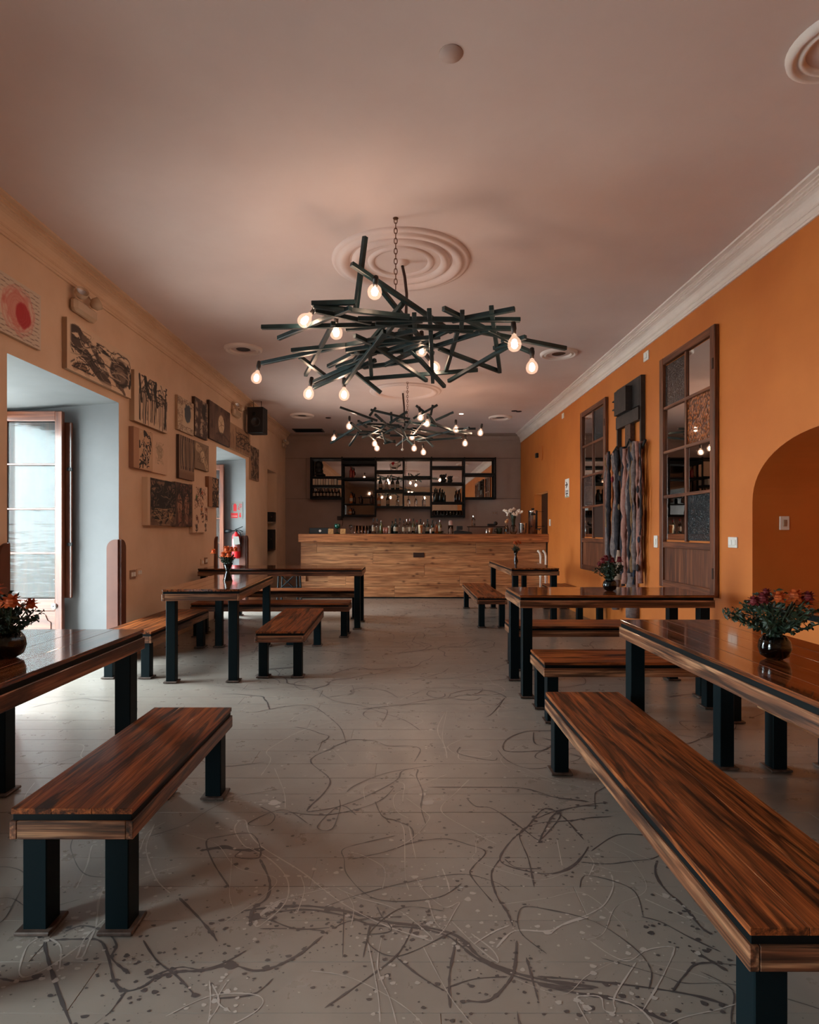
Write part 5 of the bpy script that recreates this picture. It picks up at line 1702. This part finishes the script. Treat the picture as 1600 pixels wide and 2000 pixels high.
def hang(name, label, y0, y1, z0, z1, art, thick=.032, edge=(170, 140, 112)):
    t = thing('painting', label, 'painting', (XL, (y0 + y1) / 2, z0), 0, 'paintings on the cream wall')
    W, Hh = y1 - y0, z1 - z0
    put('canvas_edge', MB().box(.001, thick - .001, -W / 2, W / 2, 0, Hh), plain('canvas_edge_' + name, rgb(*edge), .8), t)
    ny, nx = art.H, art.W
    vs = [(thick, -W / 2 + W * i / nx, Hh * j / ny) for j in range(ny + 1) for i in range(nx + 1)]
    fs = [(j * (nx + 1) + i, j * (nx + 1) + i + 1, (j + 1) * (nx + 1) + i + 1, (j + 1) * (nx + 1) + i) for j in range(ny) for i in range(nx)]
    me = bpy.data.meshes.new('painted_face')
    me.from_pydata(vs, [], fs)
    at = me.color_attributes.new('paint', 'FLOAT_COLOR', 'CORNER')
    a = np.clip(art.img, 0, 1)
    a = np.where(a <= .04045, a / 12.92, ((a + .055) / 1.055) ** 2.4)
    cols = np.ones((ny * nx, 4, 4))
    cols[..., :3] = a.reshape(-1, 1, 3)
    at.data.foreach_set('color', cols.ravel())
    if 'paint' not in M:
        k = NT('canvas_paint')
        nd = k.n('ShaderNodeVertexColor')
        nd.layer_name = 'paint'
        k.l(nd.outputs[0], k.b.inputs['Base Color'])
        k.b.inputs['Roughness'].default_value = .7
        M['paint'] = k.m
    me.materials.append(M['paint'])
    link('painted_face', me, t)
    return t


CREAM = (214, 188, 160)
DK = (30, 26, 28)
BR = (96, 70, 54)
# 1 red flower and handwriting
a = Art(.72, .40, (206, 190, 172), 1)
for k in range(12):
    v = .05 + .08 * k
    a.line([(.02 + .05 * j, v + .012 * math.sin(j * 2.1 + k)) for j in range(20)], .014, (120, 100, 92), .7)
a.oval(.62, .5, .30, .40, (214, 186, 168), .95)
a.oval(.64, .5, .22, .36, (206, 130, 118), .8, rough=.25)
a.oval(.72, .45, .13, .24, (176, 40, 48), .95, rough=.2)
for k in range(6):
    a.oval(.64, .5, .10 + .03 * k, .16 + .05 * k, (196, 90, 86), .35, ring=.08, rough=.2, k=k)
hang('a', 'pale painting with a red bloom ringed by handwriting, at the frame edge', 3.62, 4.32, 2.57, 2.97, a)
# 2 wide ink drawing of machine-like creature
a = Art(1.08, .405, CREAM, 2, 120)
a.line([(.05, .82), (.14, .88), (.22, .72), (.16, .66)], .16, (70, 58, 52), 1)
a.line([(.04, .62), (.2, .52), (.38, .3), (.5, .16), (.6, .06)], .26, (74, 62, 56), 1)
a.line([(.22, .78), (.34, .7), (.45, .5), (.58, .28)], .15, (100, 84, 74), 1)
a.line([(.42, .76), (.56, .72), (.7, .62)], .09, (52, 44, 42), 1)
a.oval(.80, .44, .18, .34, (62, 52, 48), 1, rough=.15)
a.oval(.80, .42, .11, .2, (132, 112, 98), .8, rough=.2)
a.line([(.94, .7), (.99, .5), (.97, .25)], .1, DK, .9)
a.line([(.1, .1), (.2, .2), (.28, .05)], .16, (126, 96, 76), .9)
a.line([(.74, .16), (.84, .1), (.88, .02)], .1, (104, 84, 72), 1)
for k in range(60):
    a.scribble(1, a.r.choice([DK, DK, (150, 130, 112), (200, 176, 150)]), .022, (.03, .98, .1, .9), .8, .22)
a.mask((.06 - a.u) * 40, CREAM)
a.mask(((a.v - .93) * 30), CREAM, .9)
a.mask(np.clip((.10 - a.v + .25 * a.u * 0) * 20, 0, 1) * (a.u < .7), CREAM, .8)
hang('b', 'wide ink painting of a dark tangled creature above the glazed door', 4.64, 5.72, 2.53, 2.935, a, .04)
# 3 vertical drips
a = Art(.8, .5, CREAM, 3, 96)
for k in range(22):
    u = .14 + .8 * k / 21
    tp = a.r.uniform(.6, .95)
    a.line([(u, tp), (u + a.r.gauss(0, .01), .5), (u + a.r.gauss(0, .015), a.r.uniform(.0, .12))], a.r.choice([.012, .02, .03]), DK, .9)
a.line([(.14, .95), (.16, .7), (.2, .45)], .08, DK)
a.line([(.3, .95), (.36, .7), (.45, .6)], .13, DK)
a.line([(.62, .95), (.6, .7), (.66, .5)], .10, DK)
a.line([(.92, .7), (.93, .4), (.9, .1)], .09, DK)
a.scribble(50, DK, .022, (.2, .97, .5, .97), .85, .15)
for k in range(16):
    u = .18 + .76 * k / 15
    a.line([(u, a.r.uniform(.5, .8)), (u + a.r.gauss(0, .01), a.r.uniform(.05, .3))], .010, (150, 118, 92), .8)
hang('c', 'painting of black vertical drips on cream, upper one beside the recess', 5.77, 6.58, 2.33, 2.83, a, .05)
# 4 ink totem
a = Art(.45, .40, (196, 160, 128), 4)
for k in range(44):
    v = a.r.uniform(.08, .92)
    w = .2 + .12 * math.sin(v * 12)
    a.scribble(1, DK, .04, (.62 - w, .62 + w, max(0, v - .1), min(1, v + .1)), .95, .2)
a.scribble(14, (204, 176, 148), .025, (.35, .9, .05, .95), .9, .2)
a.mask((.28 - a.u) * 60, (176, 134, 104))
hang('d', 'narrow black ink totem painting left of the faint sketch', 5.755, 6.19, 1.868, 2.27, a, .05, (150, 108, 84))
# 5 faint sketch
a = Art(.42, .40, (216, 184, 156), 5)
a.scribble(30, (150, 130, 104), .014, (.25, .75, .25, .8), .5, .2)
a.oval(.5, .58, .2, .2, (140, 126, 100), .35, rough=.3)
hang('e', 'nearly blank painting with a faint grey sketch', 6.20, 6.62, 1.87, 2.285, a, .03, (206, 172, 146))
# 6 blue disc
a = Art(.53, .40, (206, 184, 156), 6)
a.scribble(60, (120, 96, 80), .014, (0, .3, 0, 1), .7, .12)
a.scribble(50, (120, 96, 80), .014, (0, 1, .8, 1), .7, .12)
a.scribble(40, (120, 96, 80), .014, (0, 1, .0, .18), .7, .12)
a.oval(.62, .6, .22, .3, (66, 78, 88), .95, rough=.2)
hang('f', 'pale painting with a slate-blue blot', 6.91, 7.44, 2.44, 2.845, a)
# 7 dark vertical
a = Art(.48, .50, (176, 150, 126), 7)
a.grain((60, 46, 42), 6, .42, .62, .9)
a.line([(.3, .95), (.35, .5), (.25, .05)], .2, (70, 54, 48), .9)
a.oval(.7, .72, .16, .22, DK, .95, rough=.2)
a.scribble(40, (46, 36, 34), .02, (0, 1, 0, .7), .6, .2)
hang('g', 'murky brown painting with one black blot, between the blue blot and the clock-like one', 7.455, 7.94, 2.46, 2.95, a, .04, (80, 60, 50))
# 8 clock-like oval
a = Art(.95, .52, (92, 70, 60), 8)
a.grain((118, 92, 78), 5, .4, .7, .8)
a.grain((60, 44, 40), 8, .5, .7, .7, 3)
a.line([(.25, 0), (.24, .5), (.26, 1)], .02, (50, 38, 34))
a.oval(.55, .52, .16, .28, (214, 190, 158), 1)
a.oval(.55, .52, .15, .26, (150, 122, 98), .6, ring=.06)
for k in range(7):
    an = k * .9
    a.line([(.55, .52), (.55 + .12 * math.cos(an), .52 + .22 * math.sin(an))], .015, (110, 84, 66), .8)
a.line([(.3, .2), (.6, .28), (.95, .15)], .05, (66, 50, 44), .7)
hang('h', 'brown painting with a pale clock-like oval', 8.01, 8.955, 2.51, 3.03, a, .04, (60, 46, 40))
# 9 brushes
a = Art(1.26, .40, (168, 136, 108), 9, 100)
for k in range(26):
    u = .05 + .9 * k / 25
    a.line([(u, .05), (u + a.r.gauss(0, .02), a.r.uniform(.5, .95))], a.r.uniform(.03, .08), a.r.choice([(84, 62, 50), (60, 46, 42), (120, 94, 76)]), .85)
a.scribble(40, DK, .03, (.3, 1, .2, .8), .7, .2)
hang('i', 'wide painting of upright brown brushes above the farther recess', 8.97, 10.15, 2.51, 2.905, a)
# 10
a = Art(.55, .58, (150, 122, 100), 10)
a.grain((70, 56, 50), 7, .4, .6, .95)
a.scribble(50, (44, 36, 36), .024, (.1, .95, .05, .95), .7, .2)
a.scribble(16, (190, 164, 138), .02, (0, 1, 0, 1), .7, .2)
hang('j', 'dim speckled painting nearest the loudspeaker corner', 10.18, 10.75, 2.14, 2.725, a)
# 11 hanging forms
a = Art(.50, .51, (150, 122, 98), 11)
for k in range(7):
    u = .12 + .8 * k / 6
    a.line([(u, .98), (u + a.r.gauss(0, .03), .6), (u + a.r.gauss(0, .03), .25)], .075, a.r.choice([(60, 46, 42), (92, 72, 62), (46, 38, 38)]), .9)
    a.line([(u + .03, .9), (u + .04, .5), (u + .03, .3)], .02, (190, 162, 134), .7)
a.mask((.22 - a.v) * 10, (120, 88, 68), .8)
hang('k', 'painting of dark hanging forms under the blue-blot painting', 6.95, 7.45, 1.872, 2.389, a, .035, (70, 52, 44))
# 12 pale swirl
a = Art(.54, .35, (140, 118, 96), 12)
a.line([(.15, .8), (.4, .7), (.6, .5), (.75, .3), (.85, .15)], .3, (196, 170, 138), .9)
a.oval(.55, .5, .16, .24, (206, 182, 150), .95, rough=.2)
a.scribble(34, (90, 72, 58), .018, (.2, .9, .1, .9), .7, .2)
hang('l', 'small landscape-shaped painting of a pale swirl on brown', 7.466, 8.0, 2.045, 2.393, a, .035, (90, 72, 60))
# 13 black birds
a = Art(.77, .50, (124, 96, 78), 13, 96)
a.grain((76, 58, 50), 6, .45, .7, .8)
a.oval(.55, .62, .30, .26, (22, 24, 30), 1, rough=.45)
a.line([(.45, .6), (.6, .9), (.8, .95)], .1, DK)
a.line([(.25, .7), (.4, .6), (.75, .55)], .14, (22, 24, 30))
a.line([(.5, .5), (.48, .2), (.42, .02)], .09, DK)
a.line([(.68, .45), (.7, .2), (.6, .05)], .07, DK)
a.line([(.1, .4), (.5, .38), (.95, .42)], .03, DK)
a.scribble(36, (24, 24, 28), .03, (.1, .95, .15, 1), .9, .25)
a.scribble(30, (176, 146, 112), .012, (.12, .97, .03, .97), .6, .2)
a.scribble(24, (12, 14, 20), .03, (.12, .97, .3, .97), .95, .3)
for k in range(14):
    a.line([(a.r.uniform(.15, .9), a.r.uniform(.05, .4)), (a.r.uniform(.15, .9), a.r.uniform(.05, .4))], .018, (186, 156, 118), .7)
a.line([(.72, .3), (.78, .16), (.88, .3)], .03, (196, 162, 112), .9)
a.mask((.09 - a.u) * 60, (206, 178, 150))
hang('m', 'painting of black spiky birds, lowest row, nearest the glazed door', 6.045, 6.80, 1.303, 1.80, a, .06, (206, 178, 150))
# 14 two faces
a = Art(.62, .52, (78, 56, 48), 14, 96)
for cu in (.25, .68):
    a.oval(cu, .5, .15, .3, (150, 110, 88), 1, rough=.12, k=int(cu * 10))
    a.oval(cu, .22, .10, .28, (132, 96, 78), 1)
    for s in (-1, 1):
        a.oval(cu + s * .06, .55, .03, .025, (34, 24, 24), 1)
    a.line([(cu, .55), (cu - .015, .42), (cu + .02, .4)], .018, (84, 56, 46), .9)
    a.line([(cu - .04, .33), (cu + .04, .33)], .022, (120, 50, 46), .9)
    a.line([(cu - .16, .7), (cu, .82), (cu + .16, .7), (cu + .18, .3)], .09, (32, 24, 26), .95)
a.grain((140, 74, 60), 8, .55, .72, .6, 5)
a.scribble(24, (34, 26, 28), .024, (0, 1, .6, 1), .8, .25)
a.scribble(40, (24, 18, 20), .016, (0, 1, 0, 1), .8, .2)
a.scribble(24, (186, 150, 120), .010, (0, 1, 0, 1), .6, .15)
hang('n', 'dark painting of two long faces side by side', 6.81, 7.345, 1.297, 1.815, a, .045, (60, 44, 38))
# 15 small coloured figures
a = Art(.55, .60, (218, 188, 162), 15, 96)
a.scribble(40, (120, 84, 66), .016, (.12, .95, .5, .95), .8, .1)
for (u, v, c) in [(.5, .9, (40, 70, 50)), (.62, .86, (190, 70, 40)), (.25, .75, (70, 110, 70)), (.6, .5, (206, 120, 60)), (.9, .5, (120, 60, 44)), (.3, .3, (110, 50, 44)), (.65, .35, (150, 90, 60)), (.25, .12, (50, 40, 40)), (.85, .15, (60, 46, 44)), (.9, .35, (140, 70, 50))]:
    a.oval(u, v, .055, .05, c, .9, rough=.3)
    a.scribble(5, (70, 50, 44), .02, (max(0, u - .08), min(1, u + .08), max(0, v - .12), min(1, v + .06)), .8, .1)
hang('o', 'tall cream painting dotted with tiny coloured figures', 7.355, 7.90, 1.224, 1.829, a, .05, (210, 180, 152))
# 16 narrow dark
a = Art(.43, .41, (176, 140, 110), 16)
a.grain((50, 38, 36), 8, .42, .55, 1)
a.scribble(50, (30, 24, 26), .03, (.35, 1, .02, .98), .8, .2)
a.scribble(20, (200, 168, 134), .02, (.35, 1, .05, .95), .8, .15)
a.mask((.35 - a.u) * 60, (160, 120, 92))
hang('p', 'small dark speckled painting just before the farther recess', 7.96, 8.38, 1.575, 1.983, a, .05, (150, 110, 84))
